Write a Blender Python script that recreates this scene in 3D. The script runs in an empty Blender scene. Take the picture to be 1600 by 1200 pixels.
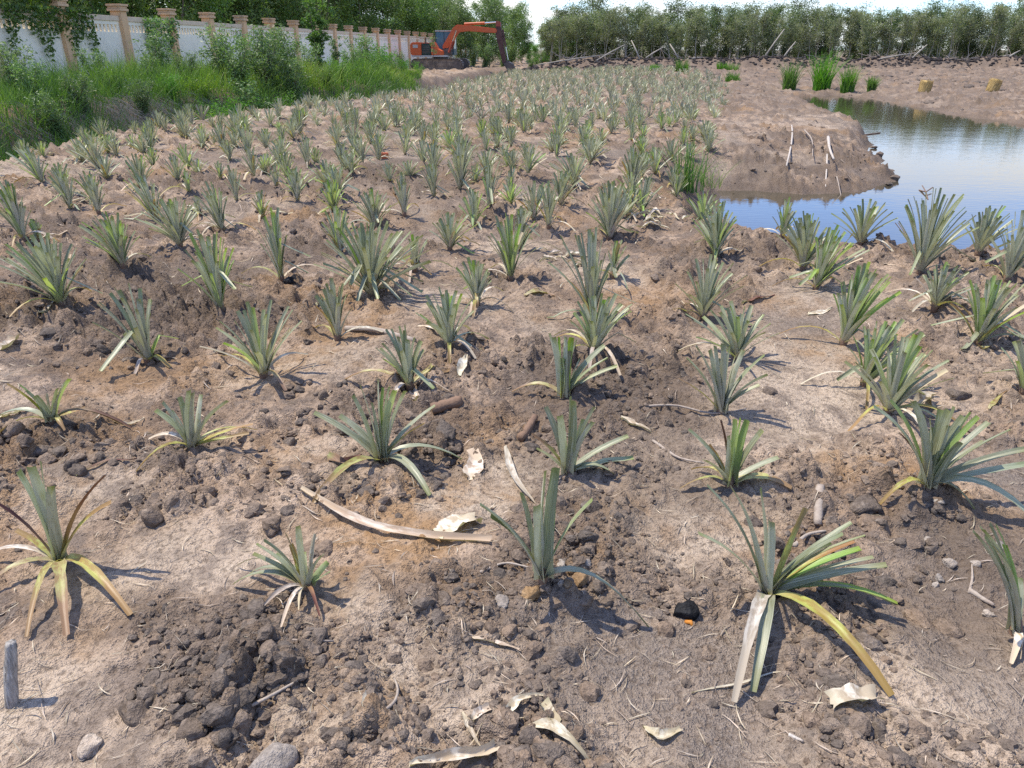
import bpy, bmesh, math, random
import numpy as np
from mathutils import Vector, Matrix

random.seed(7)
R = np.random.default_rng(11)
rad = math.radians
S = bpy.context.scene
COL = S.collection

# ------------------------------------------------------------------ camera
CAM_H, PITCH, FPX = 1.6, 24.2, 1164.0
cam = bpy.data.cameras.new('camera')
cam.sensor_fit = 'HORIZONTAL'
cam.sensor_width = 36.0
cam.lens = FPX / 1600 * 36.0
cam.clip_start, cam.clip_end = 0.05, 3000
camo = bpy.data.objects.new('camera', cam)
COL.objects.link(camo)
camo.location = (0, 0, CAM_H)
camo.rotation_euler = (rad(90 - PITCH), 0, 0)
S.camera = camo

# ------------------------------------------------------------------ sky, sun, exposure
SUN_EL, SUN_AZ = 64.0, -72.0          # azimuth measured from the view direction, negative = left
W = bpy.data.worlds.new('World')
S.world = W
W.use_nodes = True
wn, wl = W.node_tree.nodes, W.node_tree.links
wn.clear()
wo = wn.new('ShaderNodeOutputWorld')
bg = wn.new('ShaderNodeBackground')
bg.inputs['Strength'].default_value = 0.15
sky = wn.new('ShaderNodeTexSky')
sky.sky_type = 'NISHITA'
sky.sun_disc = False
sky.sun_elevation = rad(SUN_EL)
sky.sun_rotation = rad(SUN_AZ)
sky.air_density, sky.dust_density, sky.ozone_density = 1.0, 0.5, 2.0
tc = wn.new('ShaderNodeTexCoord')
sep = wn.new('ShaderNodeSeparateXYZ')
wl.new(tc.outputs['Generated'], sep.inputs[0])
def wmath(op, a, b=None, c=None):
    n = wn.new('ShaderNodeMath'); n.operation = op
    for i, v in enumerate((a, b, c)):
        if v is None: continue
        if isinstance(v, (int, float)): n.inputs[i].default_value = v
        else: wl.new(v, n.inputs[i])
    return n.outputs[0]
zc = wmath('ADD', wmath('MAXIMUM', sep.outputs[2], 0.0), 0.09)
comb = wn.new('ShaderNodeCombineXYZ')
wl.new(wmath('DIVIDE', sep.outputs[0], zc), comb.inputs[0])
wl.new(wmath('DIVIDE', sep.outputs[1], zc), comb.inputs[1])
cn = wn.new('ShaderNodeTexNoise')
cn.inputs['Scale'].default_value = 0.62
cn.inputs['Detail'].default_value = 7.0
cn.inputs['Roughness'].default_value = 0.55
cn.inputs['Distortion'].default_value = 0.4
off = wn.new('ShaderNodeVectorMath'); off.operation = 'ADD'; off.inputs[1].default_value = (12.37, 8.27, 0)
wl.new(comb.outputs[0], off.inputs[0]); wl.new(off.outputs[0], cn.inputs['Vector'])
cr = wn.new('ShaderNodeValToRGB')
cr.color_ramp.elements[0].position, cr.color_ramp.elements[1].position = 0.45, 0.63
wl.new(wmath('ADD', cn.outputs['Fac'], wmath('MULTIPLY', wmath('SUBTRACT', 0.22, sep.outputs[2]), 0.10)), cr.inputs[0])
cmix = wn.new('ShaderNodeMix'); cmix.data_type = 'RGBA'
cmix.inputs['B'].default_value = (6.3, 6.3, 6.2, 1)
wl.new(cr.outputs[0], cmix.inputs['Factor'])
tint = wn.new('ShaderNodeMix'); tint.data_type = 'RGBA'; tint.blend_type = 'MULTIPLY'
tint.inputs['Factor'].default_value = 1.0
tint.inputs['B'].default_value = (1.0, 1.19, 1.62, 1)
wl.new(sky.outputs[0], tint.inputs['A'])
wl.new(tint.outputs['Result'], cmix.inputs['A'])
wl.new(cmix.outputs['Result'], bg.inputs['Color'])
wl.new(bg.outputs[0], wo.inputs[0])

sl = bpy.data.lights.new('sun', 'SUN')
sl.energy, sl.angle, sl.color = 4.8, rad(0.55), (1.0, 0.91, 0.75)
so = bpy.data.objects.new('sun', sl)
COL.objects.link(so)
_az, _el = rad(SUN_AZ), rad(SUN_EL)
TOSUN = Vector((math.sin(_az) * math.cos(_el), math.cos(_az) * math.cos(_el), math.sin(_el)))
so.rotation_euler = TOSUN.to_track_quat('Z', 'Y').to_euler()
so.location = (-20, 0, 30)

vs = S.view_settings
vs.view_transform, vs.look, vs.gamma, vs.exposure = 'Standard', 'None', 1.0, 0.42
vs.use_curve_mapping = False
S.render.engine = 'CYCLES'
S.cycles.max_bounces = 6
S.cycles.diffuse_bounces = 3
S.cycles.glossy_bounces = 3
S.cycles.transmission_bounces = 4
S.cycles.transparent_max_bounces = 6
S.cycles.use_denoising = False

# ------------------------------------------------------------------ photograph geometry -> places on the ground
def ray(px, py):
    dx, du = (px - 800) / FPX, -(py - 600) / FPX
    c, s = math.cos(rad(PITCH)), math.sin(rad(PITCH))
    return dx, c + du * s, -s + du * c
def flat(px, py, z=0.0):
    X, Y, Z = ray(px, py)
    t = (z - CAM_H) / Z
    return X * t, Y * t
def at_depth(px, py, y):
    X, Y, Z = ray(px, py)
    t = y / Y
    return Vector((X * t, y, CAM_H + Z * t))

# ------------------------------------------------------------------ numpy noise
_T = np.random.default_rng(3).random((256, 256)).astype(np.float32)
def vnoise(x, y, seed=0):
    x = np.asarray(x, np.float64) + seed * 17.31; y = np.asarray(y, np.float64) + seed * 9.77
    xi, yi = np.floor(x).astype(np.int64), np.floor(y).astype(np.int64)
    fx, fy = x - xi, y - yi
    fx = fx * fx * fx * (fx * (fx * 6 - 15) + 10); fy = fy * fy * fy * (fy * (fy * 6 - 15) + 10)
    a, b = _T[xi & 255, yi & 255], _T[(xi + 1) & 255, yi & 255]
    c, d = _T[xi & 255, (yi + 1) & 255], _T[(xi + 1) & 255, (yi + 1) & 255]
    return (a + (b - a) * fx) * (1 - fy) + (c + (d - c) * fx) * fy
def fbm(x, y, o=4, seed=0, g=0.5):
    s, a, n = 0.0, 1.0, 0.0
    for i in range(o):
        s = s + a * vnoise(x * 2 ** i, y * 2 ** i, seed + i * 3); n += a; a *= g
    return s / n                       # 0..1
def domes(x, y, size, seed, prob, rmin=0.3, rmax=0.62):
    """height of rounded lumps scattered on a jittered grid"""
    u, v = x / size + seed * 3.7, y / size + seed * 5.3
    ui, vi = np.floor(u).astype(np.int64), np.floor(v).astype(np.int64)
    best = np.zeros_like(u)
    for i in (-1, 0, 1):
        for j in (-1, 0, 1):
            a, b = ui + i, vi + j
            h1 = _T[a & 255, (b + seed * 7) & 255]; h2 = _T[(a + 91) & 255, (b + 13 + seed) & 255]
            h3 = _T[(a + 33) & 255, (b + 57 + seed) & 255]; h4 = _T[(a + 71) & 255, (b + 201) & 255]
            r = np.where(h4 < prob, rmin + (rmax - rmin) * h3, 0.001)
            ex, ey = (u - (a + h1)), (v - (b + h2))
            an = h4 * 40
            e1, e2 = ex * np.cos(an) + ey * np.sin(an), (-ex * np.sin(an) + ey * np.cos(an)) * (1.0 + 0.7 * h3)
            q = 1 - (e1 * e1 + e2 * e2) / (r * r)
            best = np.maximum(best, np.where(q > 0, np.sqrt(np.maximum(q, 0)) * r, 0))
    return best * size
def sstep(a, b, x):
    t = np.clip((x - a) / (b - a), 0, 1)
    return t * t * (3 - 2 * t)
def poly_sd(P, x, y):
    """signed distance to a polygon, negative inside"""
    P = np.asarray(P, float); d = np.full(x.shape, 1e9); ins = np.zeros(x.shape, bool)
    for i in range(len(P)):
        ax, ay = P[i]; bx, by = P[(i + 1) % len(P)]
        ex, ey = bx - ax, by - ay
        t = np.clip(((x - ax) * ex + (y - ay) * ey) / (ex * ex + ey * ey + 1e-9), 0, 1)
        d = np.minimum(d, (x - ax - t * ex) ** 2 + (y - ay - t * ey) ** 2)
        c = ((ay > y) != (by > y)) & (x < (bx - ax) * (y - ay) / (by - ay + 1e-12) + ax)
        ins ^= c
    d = np.sqrt(d)
    return np.where(ins, -d, d)

# ------------------------------------------------------------------ terrain
WATER_Z = -0.42
pond = []
for px, py in ((1098, 330), (1150, 357), (1215, 366), (1290, 378), (1400, 387), (1600, 398), (1760, 405)):
    X, Y = flat(px, py, 0.0); pond.append((X, Y + 0.30))
pond += [(16, 8.2), (34, 14.5), (34, 19.5)]
for px, py in ((1700, 203), (1600, 195), (1490, 179), (1421, 165), (1352, 152), (1300, 149), (1242, 151)):
    pond.append(flat(px, py, WATER_Z))
for px, py in ((1270, 165), (1314, 187), (1347, 212), (1358, 242), (1374, 262), (1400, 279), (1339, 298),
               (1250, 301), (1180, 295), (1110, 299)):
    pond.append(flat(px, py, WATER_Z))
ditch_edge = [(-6.6, -20), (-6.9, 4)] + [flat(px, py) for px, py in
              ((0, 262), (130, 222), (300, 192), (430, 172), (560, 160), (680, 144), (735, 131))] + [(-0.4, 56), (0.5, 61)]
DEX, DEY = np.array([p[0] for p in ditch_edge]), np.array([p[1] for p in ditch_edge])
WALL = lambda y: -16.65 + 0.113 * y
field_right = [flat(px, py) for px, py in ((1075, 300), (1100, 240), (1120, 190), (1132, 160), (1135, 140), (1125, 122))]
FRX, FRY = np.array([p[0] for p in field_right]), np.array([p[1] for p in field_right])

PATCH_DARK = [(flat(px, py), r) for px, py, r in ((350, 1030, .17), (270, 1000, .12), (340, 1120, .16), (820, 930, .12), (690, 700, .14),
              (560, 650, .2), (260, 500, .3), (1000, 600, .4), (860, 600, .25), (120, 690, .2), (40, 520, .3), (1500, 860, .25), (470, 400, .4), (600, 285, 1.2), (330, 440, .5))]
PATCH_PALE = [(flat(px, py), r) for px, py, r in ((60, 1120, .2), (620, 1080, .2), (1420, 1110, .22), (240, 900, .22), (930, 1130, .09), (1250, 700, .22), (1250, 640, .3),
              (700, 480, .4), (700, 1130, .2), (560, 1010, .16), (760, 1060, .14), (1200, 1170, .2), (1000, 1190, .15), (150, 780, .2), (700, 800, .16), (1080, 850, .15), (1180, 560, .3), (980, 1120, .12), (1560, 1130, .2), (480, 1180, .12), (330, 910, .15), (1290, 470, .5), (760, 780, .2))]
PATCH_GRIT = [(flat(px, py), r) for px, py, r in ((1000, 1040, .28), (1130, 1060, .27), (860, 1010, .12), (1100, 1150, .18), (110, 745, .14), (1590, 740, .2), (1260, 515, .3))]
PATCH_OCHRE = [(flat(px, py), r) for px, py, r in ((830, 925, .06), (900, 900, .12), (1330, 745, .2), (640, 850, .2), (130, 1030, .07), (780, 800, .14), (1400, 750, .22),
               (1170, 850, .16), (780, 690, .18), (740, 970, .1), (660, 350, .5), (1000, 470, .4), (1340, 560, .3), (450, 730, .2), (1000, 830, .2))]
def blobs(P, x, y):
    w = np.zeros(x.shape)
    for (cx, cy), r in P:
        w = np.maximum(w, np.exp(-(((x - cx) ** 2 + (y - cy) ** 2) / (r * r))))
    return w

def masks(x, y):
    wx = x + 0.16 * (fbm(x * 5, y * 5, 3, 50) - .5); wy = y + 0.16 * (fbm(x * 5, y * 5, 3, 60) - .5)
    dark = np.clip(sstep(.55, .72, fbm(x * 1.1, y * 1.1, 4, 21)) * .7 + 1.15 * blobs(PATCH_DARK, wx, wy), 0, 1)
    pale = np.clip(sstep(.54, .70, fbm(x * .9, y * .9, 4, 31)) * .7 + 1.1 * blobs(PATCH_PALE, wx, wy), 0, 1)
    grit = np.clip(1.2 * blobs(PATCH_GRIT, wx, wy) + sstep(.62, .75, fbm(x * .8, y * .8, 3, 41)) * .6, 0, 1)
    ochre = np.clip(sstep(.57, .74, fbm(x * 1.3, y * 1.3, 4, 47)) * .75 + .9 * blobs(PATCH_OCHRE, wx, wy), 0, 1)
    dark *= 1 - .85 * blobs(PATCH_PALE, x, y); pale *= 1 - .9 * blobs(PATCH_DARK, x, y)
    pale *= 1 - .9 * blobs(PATCH_GRIT, x, y); dark *= 1 - blobs(PATCH_GRIT, x, y)
    return dark, pale, grit, ochre

def base_height(x, y):
    wob = (fbm(x * 1.3, y * 1.3, 3, 5) - .5)
    d = poly_sd(pond, x, y) + wob * 0.35
    pen = np.exp(-(((x - 5.4) / 2.6) ** 2 + ((y - 14.0) / 4.0) ** 2))
    farb = sstep(20, 27, y) * sstep(4, 8, x)
    w = 0.16 + 1.6 * pen + 5.5 * farb
    out = WATER_Z + (-WATER_Z + 0.04) * (1 - np.exp(-np.maximum(d, 0) / w))
    inn = WATER_Z - 0.45 * sstep(0, 0.9, -d)
    z = np.where(d > 0, out, inn)
    # mound on the peninsula
    z = z + 0.03 * pen * sstep(0, .8, d)
    # ditch along the left of the bed
    e = np.interp(y, DEY, DEX)
    q = e - x + 0.3 * wob                       # metres to the left of the bed's edge
    ditch = sstep(-0.1, 0.55, q) * (1 - sstep(1.5, 2.7, q))
    bank = sstep(1.6, 3.4, q)
    fade = 1 - sstep(60, 66, y)
    z = z - 0.75 * ditch * fade + (0.38 - .30 * sstep(34, 46, y)) * bank * fade
    # ground rises gently behind the field; ridge of spoil at the foot of the tree belt
    z = z + 0.28 * sstep(44, 62, y) * sstep(2, 8, x)
    ridge = np.exp(-((y - 61.5 - 0.6 * np.sin(x * .3)) / 1.1) ** 2) * sstep(0.5, 3, x)
    z = z + ridge * (0.42 + 0.45 * fbm(x * .5, y * .5, 3, 71))
    return z, d, q

def height(x, y, fine=True):
    x = np.asarray(x, float); y = np.asarray(y, float)
    z, d, q = base_height(x, y)
    land = sstep(-0.3, 0.25, d)
    amp = 1 + 0.7 * sstep(20, 50, y)
    z = z + land * amp * (0.13 * (fbm(x * .75, y * .75, 4, 1) - .5) + 0.07 * (fbm(x * 2.6, y * 2.6, 3, 8) - .5))
    if fine:
        dark, pale, grit, ochre = masks(x, y)
        smooth = np.clip(grit + .85 * pale, 0, 1)
        rough = (1 - .9 * smooth) * (0.35 + 0.9 * sstep(.34, .56, fbm(x * 1.7, y * 1.7, 3, 15)) + .5 * dark)
        pen = np.exp(-(((x - 5.4) / 2.6) ** 2 + ((y - 14.0) / 4.0) ** 2))
        bankr = 1 + .25 * np.exp(-np.abs(d) / .5) + .25 * pen + .7 * sstep(18, 34, y)
        z = z + land * rough * bankr * (0.26 * domes(x, y, 0.30, 2, .40) + 0.60 * domes(x, y, 0.13, 4, .60) + 0.8 * domes(x, y, 0.055, 6, .8)
                                + 0.035 * (1 - 2 * np.abs(fbm(x * 7, y * 7, 4, 95) - .5)) ** 2)
        z = z + land * (0.35 + .65 * rough) * 0.022 * (fbm(x * 11, y * 11, 3, 25) - .5)
        z = z + land * (.5 + rough) * 0.009 * (fbm(x * 40, y * 40, 2, 35) - .5)
    return z

# cached rasters for object placement
class Raster:
    def __init__(s, x0, x1, y0, y1, st, fine):
        s.x0, s.y0, s.st = x0, y0, st
        xs, ys = np.arange(x0, x1 + st, st), np.arange(y0, y1 + st, st)
        s.x1, s.y1 = xs[-1], ys[-1]
        X, Y = np.meshgrid(xs, ys, indexing='ij')
        s.z = height(X, Y, fine)
    def __call__(s, x, y):
        u = np.clip((np.asarray(x, float) - s.x0) / s.st, 0, s.z.shape[0] - 1.001)
        v = np.clip((np.asarray(y, float) - s.y0) / s.st, 0, s.z.shape[1] - 1.001)
        i, j = u.astype(int), v.astype(int); a, b = u - i, v - j
        z = s.z
        return (z[i, j] * (1 - a) + z[i + 1, j] * a) * (1 - b) + (z[i, j + 1] * (1 - a) + z[i + 1, j + 1] * a) * b
RA = Raster(-9, 9, 0.2, 17, 0.035, True)
RB = Raster(-60, 60, -10, 150, 0.3, False)
def ground(x, y):
    x = np.asarray(x, float); y = np.asarray(y, float)
    near = (np.abs(x) < 8.9) & (y > .3) & (y < 16.9)
    r = np.where(near, RA(x, y), RB(x, y))
    return r
def gz(x, y): return float(ground(x, y))
_TT = np.concatenate([np.geomspace(.8, 20, 900), np.geomspace(20.1, 120, 500)])
def place(px, py):
    """the spot on the terrain (or water) where the ray through a pixel of the photograph first lands"""
    X, Y, Z = ray(px, py)
    g = np.maximum(ground(X * _TT, Y * _TT), WATER_Z); d = CAM_H + Z * _TT - g
    i = np.argmax(d < 0) if (d < 0).any() else len(_TT) - 1
    i = max(i, 1); f = d[i - 1] / (d[i - 1] - d[i] + 1e-9); t = _TT[i - 1] + (_TT[i] - _TT[i - 1]) * min(max(f, 0), 1)
    return Vector((X * t, Y * t, max(gz(X * t, Y * t), WATER_Z)))

# ------------------------------------------------------------------ mesh helpers
def mesh_np(name, v, f, mats, attrs=None, smooth=True, fmat=None):
    """f: (n,4) or (n,3) int array"""
    v = np.asarray(v, np.float32).reshape(-1, 3); f = np.asarray(f, np.int32)
    k = f.shape[1]; n = len(f)
    me = bpy.data.meshes.new(name)
    me.vertices.add(len(v)); me.vertices.foreach_set('co', v.ravel())
    me.loops.add(n * k); me.loops.foreach_set('vertex_index', f.ravel())
    me.polygons.add(n)
    me.polygons.foreach_set('loop_start', np.arange(0, n * k, k, dtype=np.int32))
    me.polygons.foreach_set('loop_total', np.full(n, k, np.int32))
    me.polygons.foreach_set('use_smooth', np.full(n, smooth, bool))
    if fmat is not None: me.polygons.foreach_set('material_index', np.asarray(fmat, np.int32))
    for m in (mats if isinstance(mats, (list, tuple)) else [mats]): me.materials.append(m)
    for an, (typ, data) in (attrs or {}).items():
        a = me.attributes.new(an, typ, 'POINT')
        a.data.foreach_set('value' if typ == 'FLOAT' else 'color', np.asarray(data, np.float32).ravel())
    me.update(calc_edges=True)
    return me
def link(name, me, parent=None, loc=None, label=None, cat=None, group=None, kind=None):
    o = bpy.data.objects.new(name, me)
    COL.objects.link(o)
    if parent is not None: o.parent = parent
    if loc is not None: o.location = loc
    if label: o['label'] = label
    if cat: o['category'] = cat
    if group: o['group'] = group
    if kind: o['kind'] = kind
    return o
def empty(name, loc, label=None, cat=None, group=None, rz=0.0):
    o = link(name, None, None, loc, label, cat, group)
    o.empty_display_size = .1; o.rotation_euler = (0, 0, rz)
    return o

def ribbons(P, Wd, side, chan=0.25, m=5, rnd=None, t0=0.0, t1=1.0, twist=None):
    """n ribbons of k points with a channelled cross-section. P (n,k,3), Wd (n,k), side (n,3)"""
    n, k, _ = P.shape
    T = np.gradient(P, axis=1); T /= np.linalg.norm(T, axis=2, keepdims=True) + 1e-9
    sd = np.repeat(side[:, None, :], k, 1)
    sd = sd - T * np.sum(sd * T, 2, keepdims=True); sd /= np.linalg.norm(sd, axis=2, keepdims=True) + 1e-9
    N = np.cross(T, sd)
    if twist is not None:
        an = np.asarray(twist)[:, None, None] * np.linspace(0, 1, k)[None, :, None]
        sd, N = sd * np.cos(an) + N * np.sin(an), N * np.cos(an) - sd * np.sin(an)
    s = np.linspace(-1, 1, m)
    V = (P[:, :, None, :] + sd[:, :, None, :] * (s[None, None, :, None] * Wd[:, :, None, None] * .5)
         + N[:, :, None, :] * (np.abs(s)[None, None, :, None] ** 1.4 * Wd[:, :, None, None] * np.reshape(chan, (-1, 1, 1, 1))))
    u = np.broadcast_to(s[None, None, :] * .5 + .5, (n, k, m))
    t = np.broadcast_to(np.linspace(t0, t1, k)[None, :, None], (n, k, m))
    r = np.broadcast_to((np.zeros(n) if rnd is None else rnd)[:, None, None], (n, k, m))
    i0 = (np.arange(n)[:, None, None] * k + np.arange(k - 1)[None, :, None]) * m + np.arange(m - 1)[None, None, :]
    F = np.stack([i0, i0 + m, i0 + m + 1, i0 + 1], -1).reshape(-1, 4)
    return V.reshape(-1, 3), F, {'u': ('FLOAT', u.ravel()), 't': ('FLOAT', t.ravel()), 'rnd': ('FLOAT', r.ravel())}
def merge(parts):
    V, F, A, o = [], [], {}, 0
    for v, f, a in parts:
        V.append(v); F.append(f + o); o += len(v)
        for kx, (ty, d) in a.items(): A.setdefault(kx, [ty, []])[1].append(np.asarray(d).ravel())
    return np.concatenate(V), np.concatenate(F), {kx: (ty, np.concatenate(d)) for kx, (ty, d) in A.items()}
def tube(pts, rr, sides=7, rnd=0.0, wob=0.0, caps=True):
    P = np.asarray([tuple(p) for p in pts], float); k = len(P)
    rr = np.broadcast_to(np.asarray(rr, float), (k,))
    T = np.gradient(P, axis=0); T /= np.linalg.norm(T, axis=1, keepdims=True) + 1e-9
    ref = np.array([0, 0, 1.0]) if abs(T[0, 2]) < .9 else np.array([1.0, 0, 0])
    A = np.cross(T, ref); A /= np.linalg.norm(A, axis=1, keepdims=True) + 1e-9
    B = np.cross(T, A)
    an = np.arange(sides) / sides * 2 * math.pi
    rad_ = rr[:, None] * (1 + wob * (R.random((k, sides)) - .5))
    V = P[:, None, :] + (A[:, None, :] * np.cos(an)[None, :, None] + B[:, None, :] * np.sin(an)[None, :, None]) * rad_[:, :, None]
    i = (np.arange(k - 1)[:, None] * sides + np.arange(sides)[None, :]); j = (np.arange(k - 1)[:, None] * sides + (np.arange(sides)[None, :] + 1) % sides)
    F = np.stack([i, j, j + sides, i + sides], -1).reshape(-1, 4)
    V = V.reshape(-1, 3)
    if caps:
        c0, c1 = len(V), len(V) + 1
        V = np.vstack([V, P[0], P[-1]])
        a = np.arange(sides); b = (a + 1) % sides
        F = np.vstack([F, np.stack([np.full(sides, c0), b, a, a], -1)[:, [0, 1, 2, 2]] * 1]) if False else F
        # caps as quads folded on the centre vertex
        q0 = np.stack([np.full(sides // 2, c0), (2 * np.arange(sides // 2) + 2) % sides, 2 * np.arange(sides // 2) + 1, 2 * np.arange(sides // 2)], -1)
        o = (k - 1) * sides
        q1 = np.stack([np.full(sides // 2, c1), o + 2 * np.arange(sides // 2), o + 2 * np.arange(sides // 2) + 1, o + (2 * np.arange(sides // 2) + 2) % sides], -1)
        F = np.vstack([F, q0, q1])
    n = len(V)
    t = np.concatenate([np.repeat(np.linspace(0, 1, k), sides), [0, 1][:n - k * sides]])
    return V, F, {'u': ('FLOAT', np.zeros(n)), 't': ('FLOAT', t), 'rnd': ('FLOAT', np.full(n, rnd))}
def bez(p0, p1, p2, k):
    t = np.linspace(0, 1, k)[:, None]
    return (1 - t) ** 2 * np.asarray(p0, float) + 2 * t * (1 - t) * np.asarray(p1, float) + t * t * np.asarray(p2, float)
class MB:
    """collects boxes and prisms into one bmesh"""
    def __init__(s): s.bm = bmesh.new()
    def box(s, x0, x1, y0, y1, z0, z1, bev=0.0, M=None):
        r = bmesh.ops.create_cube(s.bm, size=1)
        vs_ = r['verts']
        for v in vs_:
            v.co = Vector(((x0 + x1) / 2 + v.co.x * (x1 - x0), (y0 + y1) / 2 + v.co.y * (y1 - y0), (z0 + z1) / 2 + v.co.z * (z1 - z0)))
        if bev > 0:
            es = list({e for v in vs_ for e in v.link_edges})
            g = bmesh.ops.bevel(s.bm, geom=es, offset=bev, segments=2, affect='EDGES')
            vs_ = list({v for f in g['faces'] for v in f.verts} | {v for v in vs_ if v.is_valid})
        if M is not None:
            for v in vs_: v.co = M @ v.co
        return s
    def prism(s, prof, y0, y1, bev=0.0):
        """profile in x,z extruded along y"""
        a = [s.bm.verts.new((x, y0, z)) for x, z in prof]; b = [s.bm.verts.new((x, y1, z)) for x, z in prof]
        n = len(prof); fs = []
        fs.append(s.bm.faces.new(a)); fs.append(s.bm.faces.new(b[::-1]))
        for i in range(n): fs.append(s.bm.faces.new((a[i], b[i], b[(i + 1) % n], a[(i + 1) % n])))
        bmesh.ops.recalc_face_normals(s.bm, faces=fs)
        if bev > 0: bmesh.ops.bevel(s.bm, geom=list({e for f in fs for e in f.edges}), offset=bev, segments=2, affect='EDGES')
        return s
    def cyl(s, p0, p1, r, n=14, r2=None):
        p0, p1 = Vector(p0), Vector(p1); d = p1 - p0
        M = Matrix.Translation((p0 + p1) / 2) @ d.to_track_quat('Z', 'Y').to_matrix().to_4x4()
        bmesh.ops.create_cone(s.bm, cap_ends=True, segments=n, radius1=r, radius2=r if r2 is None else r2, depth=d.length, matrix=M)
        return s
    def build(s, name, mat, parent=None, loc=None, smooth=False, **kw):
        me = bpy.data.meshes.new(name); s.bm.to_mesh(me); s.bm.free()
        me.materials.append(mat)
        if smooth: me.polygons.foreach_set('use_smooth', np.ones(len(me.polygons), bool))
        return link(name, me, parent, loc, **kw)

# ------------------------------------------------------------------ materials
class NT:
    def __init__(s, name):
        s.m = bpy.data.materials.new(name); s.m.use_nodes = True
        s.t = s.m.node_tree; s.n, s.l = s.t.nodes, s.t.links; s.n.clear()
        s.out = s.n.new('ShaderNodeOutputMaterial')
    def _in(s, sock, v):
        if v is None: return
        if hasattr(v, 'is_linked') or isinstance(v, bpy.types.NodeSocket): s.l.new(v, sock)
        elif isinstance(v, (tuple, list)) and len(v) == 3 and sock.type == 'RGBA': sock.default_value = (*v, 1)
        else: sock.default_value = v
    def math(s, op, a, b=None, clamp=False):
        n = s.n.new('ShaderNodeMath'); n.operation = op; n.use_clamp = clamp
        s._in(n.inputs[0], a); s._in(n.inputs[1], b); return n.outputs[0]
    def mix(s, f, a, b, mode='MIX'):
        n = s.n.new('ShaderNodeMix'); n.data_type = 'RGBA'; n.blend_type = mode
        s._in(n.inputs['Factor'], f); s._in(n.inputs['A'], a); s._in(n.inputs['B'], b); return n.outputs['Result']
    def noise(s, scale, detail=4, rough=.55, vec=None, dist=0.0):
        n = s.n.new('ShaderNodeTexNoise'); n.inputs['Scale'].default_value = scale; n.inputs['Detail'].default_value = detail
        n.inputs['Roughness'].default_value = rough; n.inputs['Distortion'].default_value = dist
        if vec is not None: s.l.new(vec, n.inputs['Vector'])
        return n.outputs['Fac']
    def voro(s, scale, feat='F1', vec=None, out='Distance'):
        n = s.n.new('ShaderNodeTexVoronoi'); n.feature = feat; n.inputs['Scale'].default_value = scale
        if vec is not None: s.l.new(vec, n.inputs['Vector'])
        return n.outputs[out]
    def ramp(s, f, stops):
        n = s.n.new('ShaderNodeValToRGB'); cr_ = n.color_ramp
        while len(cr_.elements) < len(stops): cr_.elements.new(.5)
        for e, (p, c) in zip(cr_.elements, stops):
            e.position = p; e.color = (*c, 1) if isinstance(c, tuple) else (c, c, c, 1)
        s._in(n.inputs[0], f); return n.outputs[0]
    def attr(s, name, out='Fac'):
        n = s.n.new('ShaderNodeAttribute'); n.attribute_name = name; return n.outputs[out]
    def pos(s): return s.n.new('ShaderNodeNewGeometry').outputs['Position']
    def obj(s): return s.n.new('ShaderNodeTexCoord').outputs['Object']
    def comb(s, x, y, z):
        n = s.n.new('ShaderNodeCombineXYZ')
        for i, v in enumerate((x, y, z)): s._in(n.inputs[i], v)
        return n.outputs[0]
    def bump(s, h, strength=.3, dist=.01):
        n = s.n.new('ShaderNodeBump'); n.inputs['Strength'].default_value = strength; n.inputs['Distance'].default_value = dist
        s.l.new(h, n.inputs['Height']); return n.outputs[0]
    def hsv(s, c, h=.5, sat=1.0, v=1.0):
        n = s.n.new('ShaderNodeHueSaturation'); s._in(n.inputs['Hue'], h); s._in(n.inputs['Saturation'], sat); s._in(n.inputs['Value'], v); s._in(n.inputs['Color'], c)
        return n.outputs[0]
    def bsdf(s, col, rough=.7, spec=.3, normal=None, metal=0.0, **kw):
        p = s.n.new('ShaderNodeBsdfPrincipled')
        s._in(p.inputs['Base Color'], col); s._in(p.inputs['Roughness'], rough); s._in(p.inputs['Specular IOR Level'], spec); s._in(p.inputs['Metallic'], metal)
        if normal is not None: s.l.new(normal, p.inputs['Normal'])
        for k_, v in kw.items(): s._in(p.inputs[k_], v)
        return p.outputs[0]
    def done(s, sh): s.l.new(sh, s.out.inputs[0]); return s.m

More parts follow.
